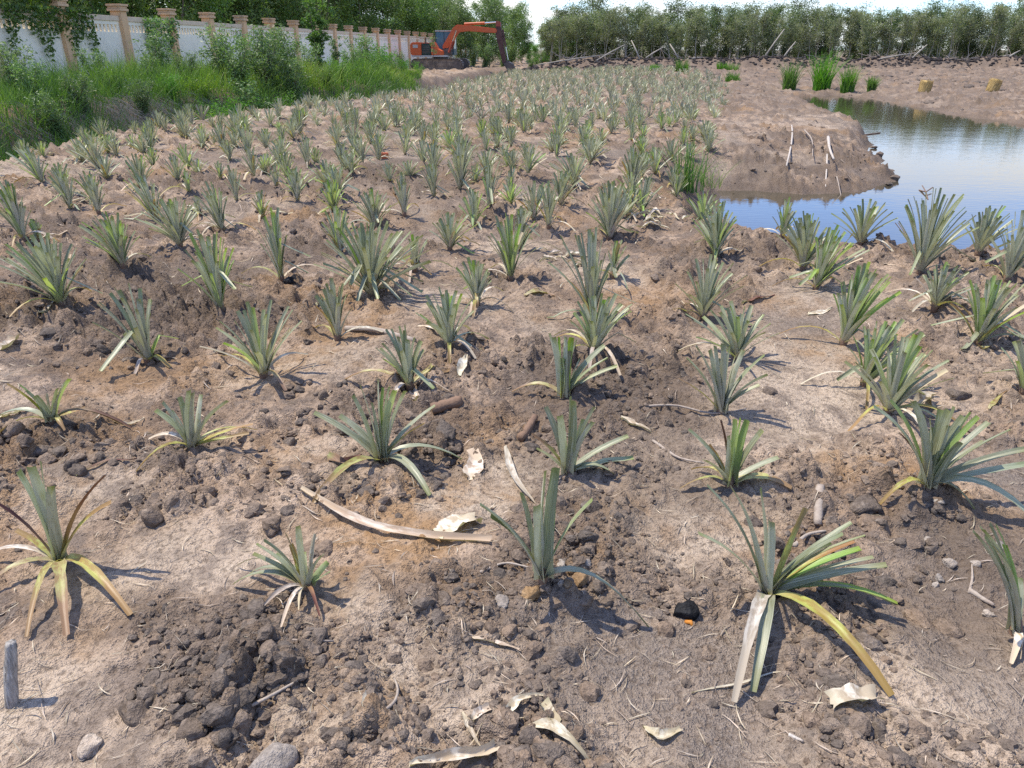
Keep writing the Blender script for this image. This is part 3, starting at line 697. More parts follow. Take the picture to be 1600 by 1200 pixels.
# other plants: base pixel, top pixel row, left and right reach, blades, style, label
g_, y_, b_, w_ = 'g', 'y', 'b', 'w'
PLANTS = [
 (97, 477, 372, 0, 142, 30, g_, 'large dense fan shaped pineapple plant at the left edge of the third row'),
 (192, 417, 336, 130, 218, 22, b_, 'yellow green pineapple plant right of the large fan at the left edge'),
 (282, 385, 312, 226, 322, 28, g_, 'broad pineapple plant of many grey blades with one bright green blade on top'),
 (345, 485, 364, 290, 384, 20, b_, 'narrow upright pineapple plant with glossy green inner blades left of centre'),
 (111, 327, 266, 78, 128, 18, b_, 'bright yellow green pineapple plant among grey ones at the left'),
 (37, 375, 284, 0, 52, 24, b_, 'tall green pineapple plant at the left edge behind the large fan'),
 (66, 286, 230, 10, 72, 16, g_, 'pineapple plant leaning left at the far left of the field'),
 (152, 262, 212, 114, 180, 26, g_, 'dense round fan pineapple plant by the ditch at the upper left'),
 (155, 335, 277, 132, 170, 13, g_, 'narrow pineapple plant with one dark blade beside the yellow green one'),
 (245, 347, 276, 186, 254, 18, g_, 'pineapple plant leaning left behind the broad one with the bright blade'),
 (347, 362, 290, 304, 366, 18, w_, 'slim pineapple plant with one yellow blade down its left side'),
 (60, 380, 345, 46, 76, 9, b_, 'small lime green pineapple plant tucked behind the large left fan'),
 (397, 277, 226, 375, 412, 16, g_, 'pineapple plant with pale cut blade at its foot, upper left of the field'),
 (370, 314, 258, 356, 384, 9, g_, 'thin pineapple plant behind the slim one with a yellow blade'),
 (295, 300, 265, 284, 306, 8, b_, 'tiny green pineapple plant between two bare patches on the left'),
 (345, 280, 252, 330, 356, 9, g_, 'small grey pineapple plant above the thin one on the left'),
 (313, 337, 305, 300, 322, 8, w_, 'small brownish pineapple plant close by the slim yellow bladed one'),
 (580, 463, 352, 488, 692, 42, g_, 'largest pineapple plant, a huge many bladed fan left of centre'),
 (585, 356, 297, 552, 618, 24, g_, 'pale blue grey pineapple plant standing right behind the largest fan'),
 (530, 396, 326, 497, 562, 17, b_, 'pineapple plant with yellow green core just left behind the largest fan'),
 (440, 438, 330, 408, 462, 14, b_, 'pineapple plant with broad vivid green blades and a black clod at its foot'),
 (528, 532, 438, 496, 556, 13, g_, 'thin open pineapple plant with narrow upright blades below the largest fan'),
 (632, 338, 272, 612, 645, 15, g_, 'slender straight pineapple plant on bare pink soil at centre left'),
 (678, 308, 257, 652, 692, 17, g_, 'neat upright pineapple plant with blue grey blades above the slender one'),
 (718, 296, 222, 700, 772, 32, g_, 'big bushy pineapple plant leaning right in the middle of the upper field'),
 (740, 354, 297, 716, 772, 17, b_, 'pineapple plant with vivid green core below the big bushy leaning one'),
 (765, 324, 250, 756, 792, 13, g_, 'tall thin pineapple plant right of the one with a vivid green core'),
 (703, 390, 335, 668, 752, 18, w_, 'pineapple plant with brown trailing lower leaves and grey top, right of the largest fan'),
 (745, 477, 405, 700, 775, 19, w_, 'pineapple plant with curled dry yellow leaves under it near the centre'),
 (797, 437, 340, 752, 838, 18, b_, 'tall pineapple plant with long straight blades just left of the middle'),
 (512, 294, 250, 476, 540, 18, g_, 'dark grey low pineapple plant with spread spiky blades at upper left of centre'),
 (465, 314, 265, 444, 484, 12, g_, 'upright thin pineapple plant with dry leaf at its foot near the dark spiky one'),
 (432, 292, 257, 420, 450, 11, g_, 'narrow pineapple plant with pale straw under it, left of the thin upright one'),
 (410, 342, 300, 394, 428, 11, y_, 'small yellowing pineapple plant left of the vivid broad bladed one'),
 (648, 424, 365, 636, 678, 11, w_, 'sparse pineapple plant half hidden behind the right side of the largest fan'),
 (797, 309, 262, 786, 812, 12, g_, 'small pineapple plant right of the tall thin one in the upper field'),
 (550, 272, 236, 534, 566, 10, g_, 'small dull pineapple plant right of the dark spiky one'),
 (702, 543, 456, 650, 748, 16, w_, 'pineapple plant with green centre and limp yellow leaves hanging to its right'),
 (232, 567, 450, 145, 262, 12, g_, 'open pineapple plant with one long flat leaf trailing right, left part of the second row'),
 (412, 589, 480, 338, 502, 13, w_, 'loose pineapple plant with low arching leaves on both sides, left of centre'),
 (640, 607, 515, 574, 668, 11, w_, 'small pineapple plant with narrow brown tipped blades above the upright dark green one'),
 (952, 374, 286, 908, 998, 32, g_, 'big silvery pineapple plant with a heap of dry straw at its right'),
 (925, 500, 362, 850, 948, 18, g_, 'very tall pineapple plant with straight blades rising behind another at centre right'),
 (928, 551, 466, 884, 1012, 19, w_, 'pineapple plant in front of the very tall one, leaves sprawling to the right'),
 (957, 434, 376, 944, 984, 12, y_, 'short pineapple plant with yellow spotted tips behind the very tall one'),
 (1098, 498, 402, 1048, 1170, 15, g_, 'open grey pineapple plant with thin separate blades right of centre'),
 (1118, 403, 320, 1068, 1152, 22, b_, 'dense tufted pineapple plant close to the corner of the pond'),
 (857, 356, 288, 830, 882, 13, g_, 'pale thin pineapple plant left of the big silvery one'),
 (897, 292, 240, 850, 926, 26, g_, 'bushy blue grey pineapple plant at the upper centre right'),
 (876, 320, 268, 852, 915, 22, g_, 'broad bladed pineapple plant in front of the bushy blue grey one'),
 (987, 302, 228, 964, 1012, 26, g_, 'tall dense pineapple plant left of the green grass tuft'),
 (1002, 334, 275, 984, 1038, 15, g_, 'pineapple plant with pale blades arching right, below the one beside the grass tuft'),
 (922, 257, 215, 902, 956, 22, g_, 'dense pineapple plant in the upper rows, right of the middle'),
 (870, 245, 206, 856, 886, 16, g_, 'narrow dense pineapple plant in the upper rows near the middle'),
 (825, 272, 228, 812, 858, 17, g_, 'pineapple plant leaning right with dry stalks on the ground beside it'),
 (812, 392, 320, 800, 842, 17, g_, 'upright pineapple plant left of the pale thin one, near the middle'),
 (1254, 421, 338, 1200, 1288, 28, g_, 'dense dark pineapple plant at the pond bank, left one of an overlapping pair'),
 (1222, 372, 312, 1202, 1242, 11, w_, 'thin wispy pineapple plant right at the edge of the pond inlet'),
 (1274, 452, 360, 1260, 1348, 27, b_, 'pineapple plant with green blades bending right, right one of an overlapping pair'),
 (1344, 382, 316, 1294, 1402, 17, g_, 'open pineapple plant standing clear against the blue water'),
 (1436, 428, 303, 1375, 1512, 30, g_, 'tallest spreading pineapple plant in front of the water at the right'),
 (1527, 398, 325, 1503, 1582, 22, g_, 'dark dense pineapple plant against the water near the right edge'),
 (1572, 439, 335, 1540, 1640, 21, g_, 'pineapple plant against the water cut by the right edge'),
 (1460, 482, 415, 1424, 1518, 18, w_, 'grey pineapple plant with low arching blades in front of the tallest spreading one'),
 (1317, 539, 418, 1294, 1394, 22, b_, 'tall vase shaped pineapple plant with broad bright blades at the right'),
 (1527, 538, 436, 1474, 1604, 25, g_, 'large blue green pineapple plant near the right edge, pale dry leaf at its foot'),
 (1350, 602, 505, 1322, 1442, 17, b_, 'pineapple plant with blades swept to the right below the tall vase shaped one'),
 (1387, 646, 530, 1322, 1478, 15, w_, 'pineapple plant with two broad pale blades and leaves lying on dark soil to its right'),
 (1597, 614, 522, 1545, 1650, 15, g_, 'pineapple plant at the right edge with a yellow leaf hanging at its left'),
 (1150, 562, 480, 1056, 1208, 16, g_, 'pineapple plant behind the sturdy broad bladed one, leaves swept right'),
]
def auto_leaves(H, rl, rr, n, style, rng, droop=True, k=8):
    """leaf paths of a plant in its own frame: list of (points, width, material key, kind)"""
    out = []; a0 = rng.uniform(0, 6.28)
    dep = min(.5 * (rl + rr), .34)
    for i in range(n):
        u = (i + .5) / n
        az = a0 + i * 2.39996
        ca, sa = math.cos(az), math.sin(az)
        reach = (abs(ca) * (rr if ca > 0 else rl) + abs(sa) * dep) / (abs(ca) + abs(sa))
        f = u ** .62
        rx = reach * f * rng.uniform(.8, 1.05)
        z = H * (1 - .48 * u ** 1.5) * rng.uniform(.86, 1.03)
        lean = .25 * (rr - rl)
        tx, ty = ca * rx + lean * (1 - u), sa * rx * .9
        hor = math.hypot(tx, ty)
        c = .30 + .10 * rng.random()
        P = bez((ca * .012, sa * .012, .01), (tx * c, ty * c, z * (.56 + .1 * rng.random())), (tx, ty, z), k)
        sway = np.array([-sa, ca, 0]) * rng.normal(0, .045) * (z + hor)
        P = P + sway[None] * (np.linspace(0, 1, k)[:, None] ** 2)
        if u > .35 and rng.random() < .10:          # blade broken over part way up
            j = int(k * rng.uniform(.45, .75)); dn = np.array([ca, sa, -.5]); stp = np.linalg.norm(P[1] - P[0])
            for jj in range(j, k): P[jj] = P[jj - 1] + dn / np.linalg.norm(dn) * stp
        key = 'grey'
        if u > .8 and rng.random() < .15: key = 'yellow' if rng.random() < .6 else 'dry'
        if style == 'b' and rng.random() < .38: key = 'bright'
        if style == 'y' and rng.random() < .5: key = 'yellow' if rng.random() < .35 else 'bright'
        if style == 'w' and rng.random() < .12: key = 'bright'
        if style == 'g' and rng.random() < .06: key = 'bright'
        out.append((P, rng.uniform(.024, .034), key, az + rng.uniform(-.4, .4)))
    nd = {'g': 2, 'b': 2, 'y': 3, 'w': 5}[style] if droop else 0
    for i in range(nd):
        az = rng.uniform(0, 6.28); L = rng.uniform(.20, .36)
        tx, ty = math.cos(az) * L, math.sin(az) * L
        P = bez((tx * .03, ty * .03, .01), (tx * .45, ty * .45, .05 + .3 * L), (tx, ty, rng.uniform(-.01, .03)), k)
        key = rng.choice(['yellow', 'dry', 'grey', 'yellow', 'dry'])
        out.append((P, rng.uniform(.018, .028), key, az))
    return out
def auto_plant(bx, by, top, l, r, n, style, label):
    b = place(bx, by); rng = np.random.default_rng(bx * 7 + by)
    tz = at_depth(bx, top, b.y).z
    H = min(max((tz - b.z) * 1.07, .22), .9)
    rl = abs(at_depth(l, by, b.y).x - b.x); rr = abs(at_depth(r, by, b.y).x - b.x)
    split = by > 330
    lv = auto_leaves(H, max(rl, .06) * 1.1, max(rr, .06) * 1.1, int(n * 1.6), style, rng)
    NEAR.append((b.x, b.y))
    if split:
        root = empty('pineapple_plant', b, label, 'plant', 'pineapple plants in the near rows')
        link('stem', STEMS[1], root)
        for P, w, key, az in lv:
            P = keep_above(P, b)
            V, F, A = blade(P, w, 1.2, .68, 5 if by > 480 else 3, rng.uniform(.12, .3), rng.random(), az)
            link('leaf', mesh_np('leaf', V, F, M[key], A), root)
    else:
        link('pineapple_plant', plant_mesh(lv, b), None, b, label, 'plant', 'pineapple plants in the near rows')
KEYS = ['grey', 'bright', 'yellow', 'dry', 'brown']
def plant_mesh(lv, off=None, m=3):
    parts, fm = [], []
    for P, w, key, az in lv:
        if off is not None: P = keep_above(P, off)
        pr = blade(P, w, 1.2, .7, m, .2, random.random(), az); parts.append(pr); fm += [KEYS.index(key)] * len(pr[1])
    V, F, A = merge(parts)
    return mesh_np('pineapple_plant', V, F, [M[k] for k in KEYS], A, fmat=fm)
for it in PLANTS: auto_plant(*it)

# rows further back: every plant its own object while they can be told apart, then one mass
rngf = np.random.default_rng(5)
PROTO = []
for i in range(14):
    st = ['g', 'g', 'w', 'g', 'b', 'g', 'w'][i % 7]
    H = rngf.uniform(.28, .46); sp_ = rngf.uniform(.16, .34)
    PROTO.append(plant_mesh(auto_leaves(H, sp_, sp_ * rngf.uniform(.8, 1.3), int(rngf.integers(20, 36)), st, rngf, True, 5)))
def row_spots():
    sp = []
    ang = rad(9); ca, sa = math.cos(ang), math.sin(ang)
    for i in range(-45, 60):
        for j in range(0, 110):
            u, v = i * .74 + rngf.uniform(-.30, .30), 4.0 + j * .62 + rngf.uniform(-.28, .28)
            x, y = u * ca + v * sa, v * ca - u * sa
            if y < 7.0 or y > 59: continue
            if x < np.interp(y, DEY, DEX) + .25 or x > np.interp(y, FRY, FRX) - .1 + .25 * math.sin(y): continue
            if rngf.random() < (.13 if y < 13 else .04): continue
            if NEAR and min((x - a) ** 2 + (y - b) ** 2 for a, b in NEAR) < .42 ** 2: continue
            sp.append((x, y))
    return sorted(sp, key=lambda p: p[1])
SPOTS = row_spots()
n_ind = 300 - len(NEAR)
def zone(x, y, look, size):
    e, f = np.interp(y, DEY, DEX), np.interp(y, FRY, FRX)
    q = (x - e) / (f - e)
    side = 'beside the ditch' if x - e < 1.1 else 'by the bare bank' if f - x < 1.0 and y > 9 else 'in the left third' if q < .3 else 'left of the middle' if q < .48 else 'right of the middle' if q < .68 else 'in the right third'
    deep = 'behind the near rows' if y < 9.5 else 'half way up the field' if y < 11.5 else 'in the upper rows' if y < 13.5 else 'in the far rows' if y < 16 else 'near where the rows merge'
    lb = '%s %s pineapple plant %s, %s' % (size, look, deep, side)
    return lb, lb.replace('plant', 'plants')
LOOKS = ['grey', 'dull green', 'dry footed', 'silvery', 'greener', 'sage', 'ragged']
for x, y in SPOTS[:n_ind]:
    pi_ = int(rngf.integers(len(PROTO))); s_ = rngf.uniform(.72, 1.12)
    lb, gp = zone(x, y, LOOKS[pi_ % 7], 'small' if s_ < .85 else 'middling' if s_ < 1.0 else 'large')
    o = link('pineapple_plant', PROTO[pi_], None, (x, y, gz(x, y) - .01), lb, 'plant', gp)
    o.scale = (s_, s_, s_ * rngf.uniform(.9, 1.1)); o.rotation_euler = (rngf.uniform(-.08, .08), rngf.uniform(-.08, .08), rngf.uniform(0, 6.28))
def far_mass():
    parts = []
    protos = []
    for i in range(10):
        lv = auto_leaves(rngf.uniform(.26, .40), .26, .29, 14, 'g', rngf, True, 4)
        protos.append(merge([blade(P, w * 1.0, 1.0, .8, 2, 0.0, random.random(), az) for P, w, key, az in lv]))
    for x, y in SPOTS[n_ind:]:
        V, F, A = protos[int(rngf.integers(10))]
        a, s_ = rngf.uniform(0, 6.28), rngf.uniform(.85, 1.25)
        c, sn = math.cos(a) * s_, math.sin(a) * s_
        Q = np.stack([V[:, 0] * c - V[:, 1] * sn + x, V[:, 0] * sn + V[:, 1] * c + y, V[:, 2] * s_ + gz(x, y) - .01], -1)
        A2 = dict(A); A2['rnd'] = ('FLOAT', np.full(len(V), rngf.random()))
        parts.append((Q, F, A2))
    V, F, A = merge(parts)
    link('far_pineapple_rows', mesh_np('far_pineapple_rows', V, F, M['far'], A), None, None, 'mass of distant grey green pineapple rows below the tree belt', 'plants', kind='stuff')
far_mass()

# ------------------------------------------------------------------ soil clods
def ico(sub):
    bm = bmesh.new(); bmesh.ops.create_icosphere(bm, subdivisions=sub, radius=1)
    V = np.array([v.co[:] for v in bm.verts]); F = np.array([[v.index for v in f.verts] for f in bm.faces]); bm.free()
    return V, F
I1, I2, I3 = ico(1), ico(2), ico(3)
def n3(V, s, seed):
    return fbm(V[:, 0] * s + V[:, 2] * 1.7 * s + seed * 3.1, V[:, 1] * s - V[:, 2] * 1.3 * s + seed * 1.7, 3, seed)
def clod_shape(base, seed, amp=.7, squash=.72):
    V, F = base
    r = .55 + amp * n3(V, 1.3, seed) + .75 * (n3(V, 3.2, seed + 5) - .5) + .3 * (n3(V, 8.0, seed + 9) - .5)
    Q = V * r[:, None]
    rg = np.random.default_rng(seed)
    Q = Q * np.array([rg.uniform(.85, 1.25), rg.uniform(.75, 1.1), squash * rg.uniform(.85, 1.15)])
    # a few flat broken faces
    for _ in range(7):
        nrm = rg.normal(size=3); nrm /= np.linalg.norm(nrm); lim = rg.uniform(.42, .72)
        d = Q @ nrm; Q = Q - np.maximum(d - lim, 0)[:, None] * nrm[None] * .85
    return Q, F
CLODM = {}
def clod_mesh(i, key):
    if (i, key) not in CLODM:
        Q, F = clod_shape(I3, 100 + i)
        CLODM[(i, key)] = mesh_np('soil_clod', Q, F, M[key], {'rnd': ('FLOAT', np.full(len(Q), .0))})
    return CLODM[(i, key)]
def clod(px, py, size_px, key, label, group=None, i=None, cat='clod', sink=.95, name='soil_clod', squash=1.0):
    p = place(px, py); d = math.sqrt(p.x ** 2 + p.y ** 2 + (CAM_H - p.z) ** 2)
    s = size_px * d / FPX * .5
    i = random.randrange(12) if i is None else i
    o = link(name, clod_mesh(i, key), None, (p.x, p.y, p.z + s * (1 - sink) * .6 * squash), label, cat, group)
    o.scale = (s, s, s * squash); o.rotation_euler = (random.uniform(-.4, .4), random.uniform(-.4, .4), random.uniform(0, 6.28))
    return o
# the clods one would point at
clod(695, 676, 42, 'clod', 'round brown clod right of the upright dark green pineapple plant', i=1)
clod(785, 942, 34, 'clod_pale', 'pale grey angular clod just left below the sparse centre foreground plant', i=2)
clod(830, 925, 44, 'clod_ochre', 'crumbly ochre clod at the foot of the sparse centre foreground plant', i=3, sink=1.1, squash=.7)
clod(922, 838, 38, 'clod_dark', 'flat dark grey clod right of the sparse centre foreground plant', i=4, squash=.7)
clod(876, 882, 22, 'clod_pale', 'small pale round clod at the right foot of the centre foreground plant', i=5)
clod(905, 905, 46, 'clod_ochre', 'ochre tinted clod beside the small pale round one', i=6, sink=1.2, squash=.6)
clod(934, 918, 28, 'clod', 'grey egg shaped clod right of the ochre tinted one', i=7)
clod(1342, 794, 50, 'clod', 'grey blocky clod left below the big bushy plant on the right', i=8, squash=.75)
clod(240, 808, 42, 'clod', 'brown lump lying alone between the two left foreground plants', i=9)
clod(425, 818, 46, 'clod', 'wrinkled grey clod above the half withered plant', i=10, squash=.7)
clod(452, 440, 22, 'clod_black', 'black clod at the foot of the vivid broad bladed plant', i=11)
clod(78, 490 + 30, 26, 'clod_dark', 'dark lump in the soil at the left above the open plant', i=0, squash=.6)
clod(185, 545, 34, 'clod_dark', 'dark grey clod left of the open plant with a trailing leaf', i=1)
clod(160, 548, 28, 'clod_dark', 'smaller dark clod touching the dark grey one left of the open plant', i=2)
clod(345, 1065, 46, 'clod_dark', 'large dark clod in the heap at the lower left', i=3)
clod(210, 1118, 50, 'clod_dark', 'pointed dark clod at the left side of the lower left heap', i=4)
clod(300, 1145, 56, 'clod_dark', 'biggest dark rounded clod near the bottom left of the picture', i=5)
clod(258, 1068, 36, 'clod_dark', 'smooth egg shaped dark clod in the lower left heap', i=6)
clod(352, 1160, 40, 'clod_dark', 'slab like charcoal grey clod standing right of the biggest dark clod', i=7, squash=1.2)
clod(136, 1172, 34, 'clod_pale', 'light topped clod alone on the pale crust at the bottom left', i=8)
clod(430, 1192, 80, 'clod_pale', 'pale cracked clod cut by the bottom edge, left of the middle', i=9, squash=.6)
clod(1438, 972, 44, 'clod', 'grey smooth lump right of the splayed foreground plant', i=10, squash=.6)
clod(1310, 1068, 50, 'clod_dark', 'dark stump like lump above the white bark piece', i=11, squash=.45)
clod(1480, 985, 44, 'clod', 'rough grey clod left of the closed fan at the right edge', i=1, squash=.6)
clod(1310, 1145 + 20, 22, 'clod_dark', 'small dark clod on the pale crust below the white bark piece', i=2)
clod(600, 505 + 15, 0.1 + 20, 'clod', 'small round clod under the largest fan', i=3)
clod(1205, 615, 26, 'clod_dark', 'dark clod in the shadow right of the sturdy broad bladed plant', i=4)
clod(1495, 620, 36, 'clod', 'crumbly grey clod right of the leaves lying on dark soil', i=5)
# black clod with a piece of orange root
bc = clod(1073, 958, 48, 'clod_black', 'black charred clod with a bit of orange root at its lower edge', i=6)
cp = place(1066, 975)
V, F, A = tube([(-.012, -.0, .0), (0, -.012, .008), (.004, -.024, -.004)], [.007, .008, .004], 6)
ob = link('orange_root', mesh_np('orange_root', V, F, simple('orange_root', (.50, .20, .035), .7, .3)), bc)
ob.matrix_parent_inverse = Matrix.Identity(4)
sI = bc.scale[0]
ob.scale = (.95 / sI, .95 / sI, .95 / sI); ob.location = Vector((-.12, -.62, -.12)); ob.rotation_euler = (0, 0, 0)
bc.rotation_euler = (0, 0, .2)

# bigger loose clods, each lying by itself
CL_ZONES = [
 ((300, 1080, 110, 95), 34, ('clod_dark', 'clod_dark', 'clod'), (12, 28), 'dark clod in the heap at the lower left of the picture', 'clods of the lower left heap'),
 ((70, 700, 90, 40), 16, ('clod', 'clod_dark'), (18, 42), 'grey clod in the cluster below the low yellowish plant at the left edge', 'clods below the low yellowish plant'),
 ((890, 880, 70, 50), 12, ('clod', 'clod_pale', 'clod_ochre'), (14, 26), 'small clod around the foot of the sparse centre foreground plant', 'clods around the centre foreground plant'),
 ((640, 690, 90, 45), 18, ('clod_dark', 'clod'), (14, 28), 'dark clod near the round brown clod at the centre left', 'clods near the round brown clod'),
 ((520, 620, 110, 45), 18, ('clod', 'clod_dark'), (12, 28), 'clod in the rough strip left of the upright dark green plant', 'clods in the rough strip at centre left'),
 ((250, 540, 130, 60), 20, ('clod', 'clod_dark'), (12, 26), 'clod scattered around the open plant with a trailing leaf', 'clods around the open plant on the left'),
 ((780, 560, 90, 50), 14, ('clod_dark', 'clod'), (10, 24), 'dark clod in the furrow left of the tight dark fan', 'clods in the central furrow'),
 ((1010, 620, 90, 60), 16, ('clod_dark', 'clod'), (10, 22), 'crumbled dark clod between the tight fan and the sturdy broad bladed plant', 'clods between two centre plants'),
 ((1440, 880, 130, 70), 16, ('clod', 'clod_pale'), (14, 34), 'grey clod on the rough soil between the big bushy plant and the right edge', 'clods below the big bushy plant'),
 ((450, 730, 100, 50), 16, ('clod', 'clod'), (12, 28), 'grey clod left below the upright dark green plant', 'clods left below the upright plant'),
 ((60, 420, 80, 80), 12, ('clod', 'clod_dark'), (9, 20), 'clod among the plants at the left edge', 'clods at the left edge'),
 ((1260, 210, 90, 60), 22, ('clod', 'clod'), (5, 11), 'clod on the bare peninsula of mud', 'clods on the mud peninsula'),
 ((1480, 400, 110, 10), 14, ('clod_dark', 'clod'), (8, 18), 'clod on the near rim of the pond bank', 'clods on the pond rim'),
]
for (cx, cy, sx, sy), n, keys, (s0, s1), lb, gp in CL_ZONES:
    for _ in range(n):
        clod(cx + random.gauss(0, .5) * sx, cy + random.gauss(0, .5) * sy, random.uniform(s0, s1) if random.random() < .35 else random.uniform(s0, (s0 + s1) / 2),
             random.choice(keys), lb, gp, squash=random.uniform(.75, 1.1))
def crumb_mass():
    """countless small crumbs of soil over the bed"""
    rg = np.random.default_rng(77)
    shapes = [clod_shape(I1, 300 + i) for i in range(8)]; big = [clod_shape(I2, 340 + i) for i in range(8)]
    n = 40000
    py = 150 + (rg.random(n) ** .72) * 1090; px = rg.uniform(-160, 1760, n)
    sp_, ms = [], []
    for a, b in zip(px, py):
        x, y = flat(a, b, 0.0); sp_.append((x, y))
    sp_ = np.array(sp_); x, y = sp_[:, 0], sp_[:, 1]
    dk, pl, gr, oc = masks(x, y)
    d = poly_sd(pond, x, y); e = np.interp(y, DEY, DEX)
    dens = .10 + .95 * sstep(.36, .56, fbm(x * 1.7, y * 1.7, 3, 15)) + .6 * dk - .95 * gr - .95 * pl
    ok = (rg.random(n) < dens) & (d > .02) & (x > e + .05)
    x, y, dk = x[ok], y[ok], dk[ok]; z = ground(x, y)
    dist = np.sqrt(x * x + y * y + 2.5)
    size = np.minimum(np.exp(rg.normal(0, .62, len(x))) * .0078 * np.maximum(1, dist / 4.2) ** .85, .045)
    for key, sel in (('clod', dk < .6), ('clod_dark', dk >= .6)):
        VV, FF, RR, o = [], [], [], 0
        for i in np.nonzero(sel)[0]:
            Q, F = (big if size[i] / dist[i] > .0052 else shapes)[i % 8]; a = rg.uniform(0, 6.28); c, s_ = math.cos(a), math.sin(a)
            q = Q * size[i]
            VV.append(np.stack([q[:, 0] * c - q[:, 1] * s_ + x[i], q[:, 0] * s_ + q[:, 1] * c + y[i], q[:, 2] + z[i] - size[i] * .08], -1)); FF.append(F + o); o += len(Q)
            RR.append(np.full(len(Q), rg.random()))
        link('soil_crumbs', mesh_np('soil_crumbs', np.concatenate(VV), np.concatenate(FF), M[key], {'rnd': ('FLOAT', np.concatenate(RR))}, smooth=False), None, None,
             'countless small %scrumbs of soil strewn over the bed' % ('dark ' if key == 'clod_dark' else 'brown '), 'soil', kind='stuff')
crumb_mass()

# ------------------------------------------------------------------ dead leaves, sticks and husks
def strip(px_pts, w_px, key, label, cat='leaf', group=None, name='dead_leaf', lift=(0, 0), curl=.25, k=14, taper=(.35, 1.0, .15), arch=0.0):
    """a dry leaf or stalk lying along pixels of the photograph on the soil"""
    P = [place(*p) for p in px_pts]; b = P[0].lerp(P[-1], .5); b = Vector((b.x, b.y, gz(b.x, b.y)))
    A = np.array([tuple(p - b) for p in P]); seg = np.r_[0, np.cumsum(np.linalg.norm(np.diff(A, axis=0), axis=1))]
    t = np.linspace(0, seg[-1], k); Q = np.stack([np.interp(t, seg, A[:, i]) for i in range(3)], -1)
    if len(px_pts) > 2:
        for _ in range(3): Q[1:-1] = .25 * Q[:-2] + .5 * Q[1:-1] + .25 * Q[2:]
    u = np.linspace(0, 1, k)
    g = ground(Q[:, 0] + b.x, Q[:, 1] + b.y) - b.z
    for _ in range(4): g[1:-1] = np.maximum(g[1:-1] * .5 + .25 * (g[:-2] + g[2:]), g[1:-1] * .9)
    Q[:, 2] = g + .006 + lift[0] * (1 - u) + lift[1] * u + arch * np.sin(u * math.pi)
    d = math.sqrt(b.x ** 2 + b.y ** 2 + 2.4); w = w_px * d / FPX
    wd = w * np.interp(u, [0, .35, 1], taper)
    dr = Q[-1] - Q[0]; az = math.atan2(dr[1], dr[0])
    side = np.array([-math.sin(az), math.cos(az), R.uniform(-.35, .35)])
    V, F, At = ribbons(Q[None], wd[None], side[None], np.array([curl]), 5, np.array([R.random()]))
    jit = R.normal(0, 1, (k, 5, 3)); jit[1:-1] = .5 * jit[1:-1] + .25 * (jit[:-2] + jit[2:])
    V = V + (jit * w * np.array([.07, .07, .10])).reshape(-1, 3)
    V[:, 2] = np.maximum(V[:, 2], ground(V[:, 0] + b.x, V[:, 1] + b.y) - b.z + .002)
    return link(name, mesh_np(name, V, F, M[key], At), None, b, label, cat, group)
def rod(px_pts, w_px, key, label, cat='stick', group=None, name='stick', lift=(0, 0), k=10, taper=.5, wob=.25, zr=None):
    P = [place(*p) if zr is None else Vector((*flat(*p, zr), zr)) for p in px_pts]; b = P[0].lerp(P[-1], .5)
    A = np.array([tuple(p - b) for p in P]); seg = np.r_[0, np.cumsum(np.linalg.norm(np.diff(A, axis=0), axis=1))]
    t = np.linspace(0, seg[-1], k); Q = np.stack([np.interp(t, seg, A[:, i]) for i in range(3)], -1)
    if len(px_pts) > 2:
        for _ in range(2): Q[1:-1] = .25 * Q[:-2] + .5 * Q[1:-1] + .25 * Q[2:]
    u = np.linspace(0, 1, k); d = math.sqrt(b.x ** 2 + b.y ** 2 + 2.4); r = w_px * d / FPX * .5
    gg = ground(Q[:, 0] + b.x, Q[:, 1] + b.y) - b.z
    for _ in range(30): gg[1:-1] = .5 * gg[1:-1] + .25 * (gg[:-2] + gg[2:])
    Q[:, 2] = gg + r * .7 + lift[0] * (1 - u) + lift[1] * u
    V, F, At = tube(Q, r * (1 - (1 - taper) * u), 8, 0, wob)
    if name == 'bark_piece': V[:, 2] = (V[:, 2] - V[:, 2].mean()) * .55 + V[:, 2].mean() - r * .25
    return link(name, mesh_np(name, V, F, M[key], At), None, b, label, cat, group)
strip([(470, 765), (520, 803), (590, 833), (660, 845), (768, 846)], 13, 'dry', 'long curved dry stalk lying across the soil in the middle foreground', 'stalk', name='dry_stalk', curl=.5, arch=.01, taper=(.6, 1, .9))
strip([(680, 838), (715, 822), (745, 812)], 46, 'dry', 'crumpled pale husk on the end of the long curved dry stalk', 'husk', name='husk', curl=.12, arch=.006, taper=(.5, 1, .5))
strip([(733, 752), (742, 728), (740, 706)], 30, 'dry', 'pale torn leaf scrap with small holes below the round brown clod', 'leaf', curl=.15, arch=.01, taper=(.4, 1, .6))
strip([(736, 998), (765, 1002), (812, 1018)], 17, 'dry', 'slim pale dry leaf on the edge of the grey gritty soil', 'leaf', curl=.2, taper=(.3, 1, .1))
strip([(1006, 1138), (1030, 1158), (1064, 1142)], 20, 'dry', 'small folded whitish leaf near the bottom centre right', 'leaf', curl=.45, taper=(.3, 1, .3), arch=-.004)
strip([(820, 1138), (862, 1140), (892, 1165), (920, 1192)], 18, 'dry', 'curled pale leaf with an orange underside at the bottom centre', 'leaf', curl=.3, arch=.016, taper=(.3, 1, .2))
strip([(846, 1100), (852, 1118), (866, 1134)], 18, 'dry', 'short white tube of dry leaf base above the curled pale leaf', 'husk', name='husk', curl=.6, taper=(.9, 1, .9))
strip([(785, 1125), (805, 1100), (850, 1090)], 14, 'dry', 'grey arched piece of husk beside the white leaf base', 'husk', name='husk', curl=.35, arch=.012)
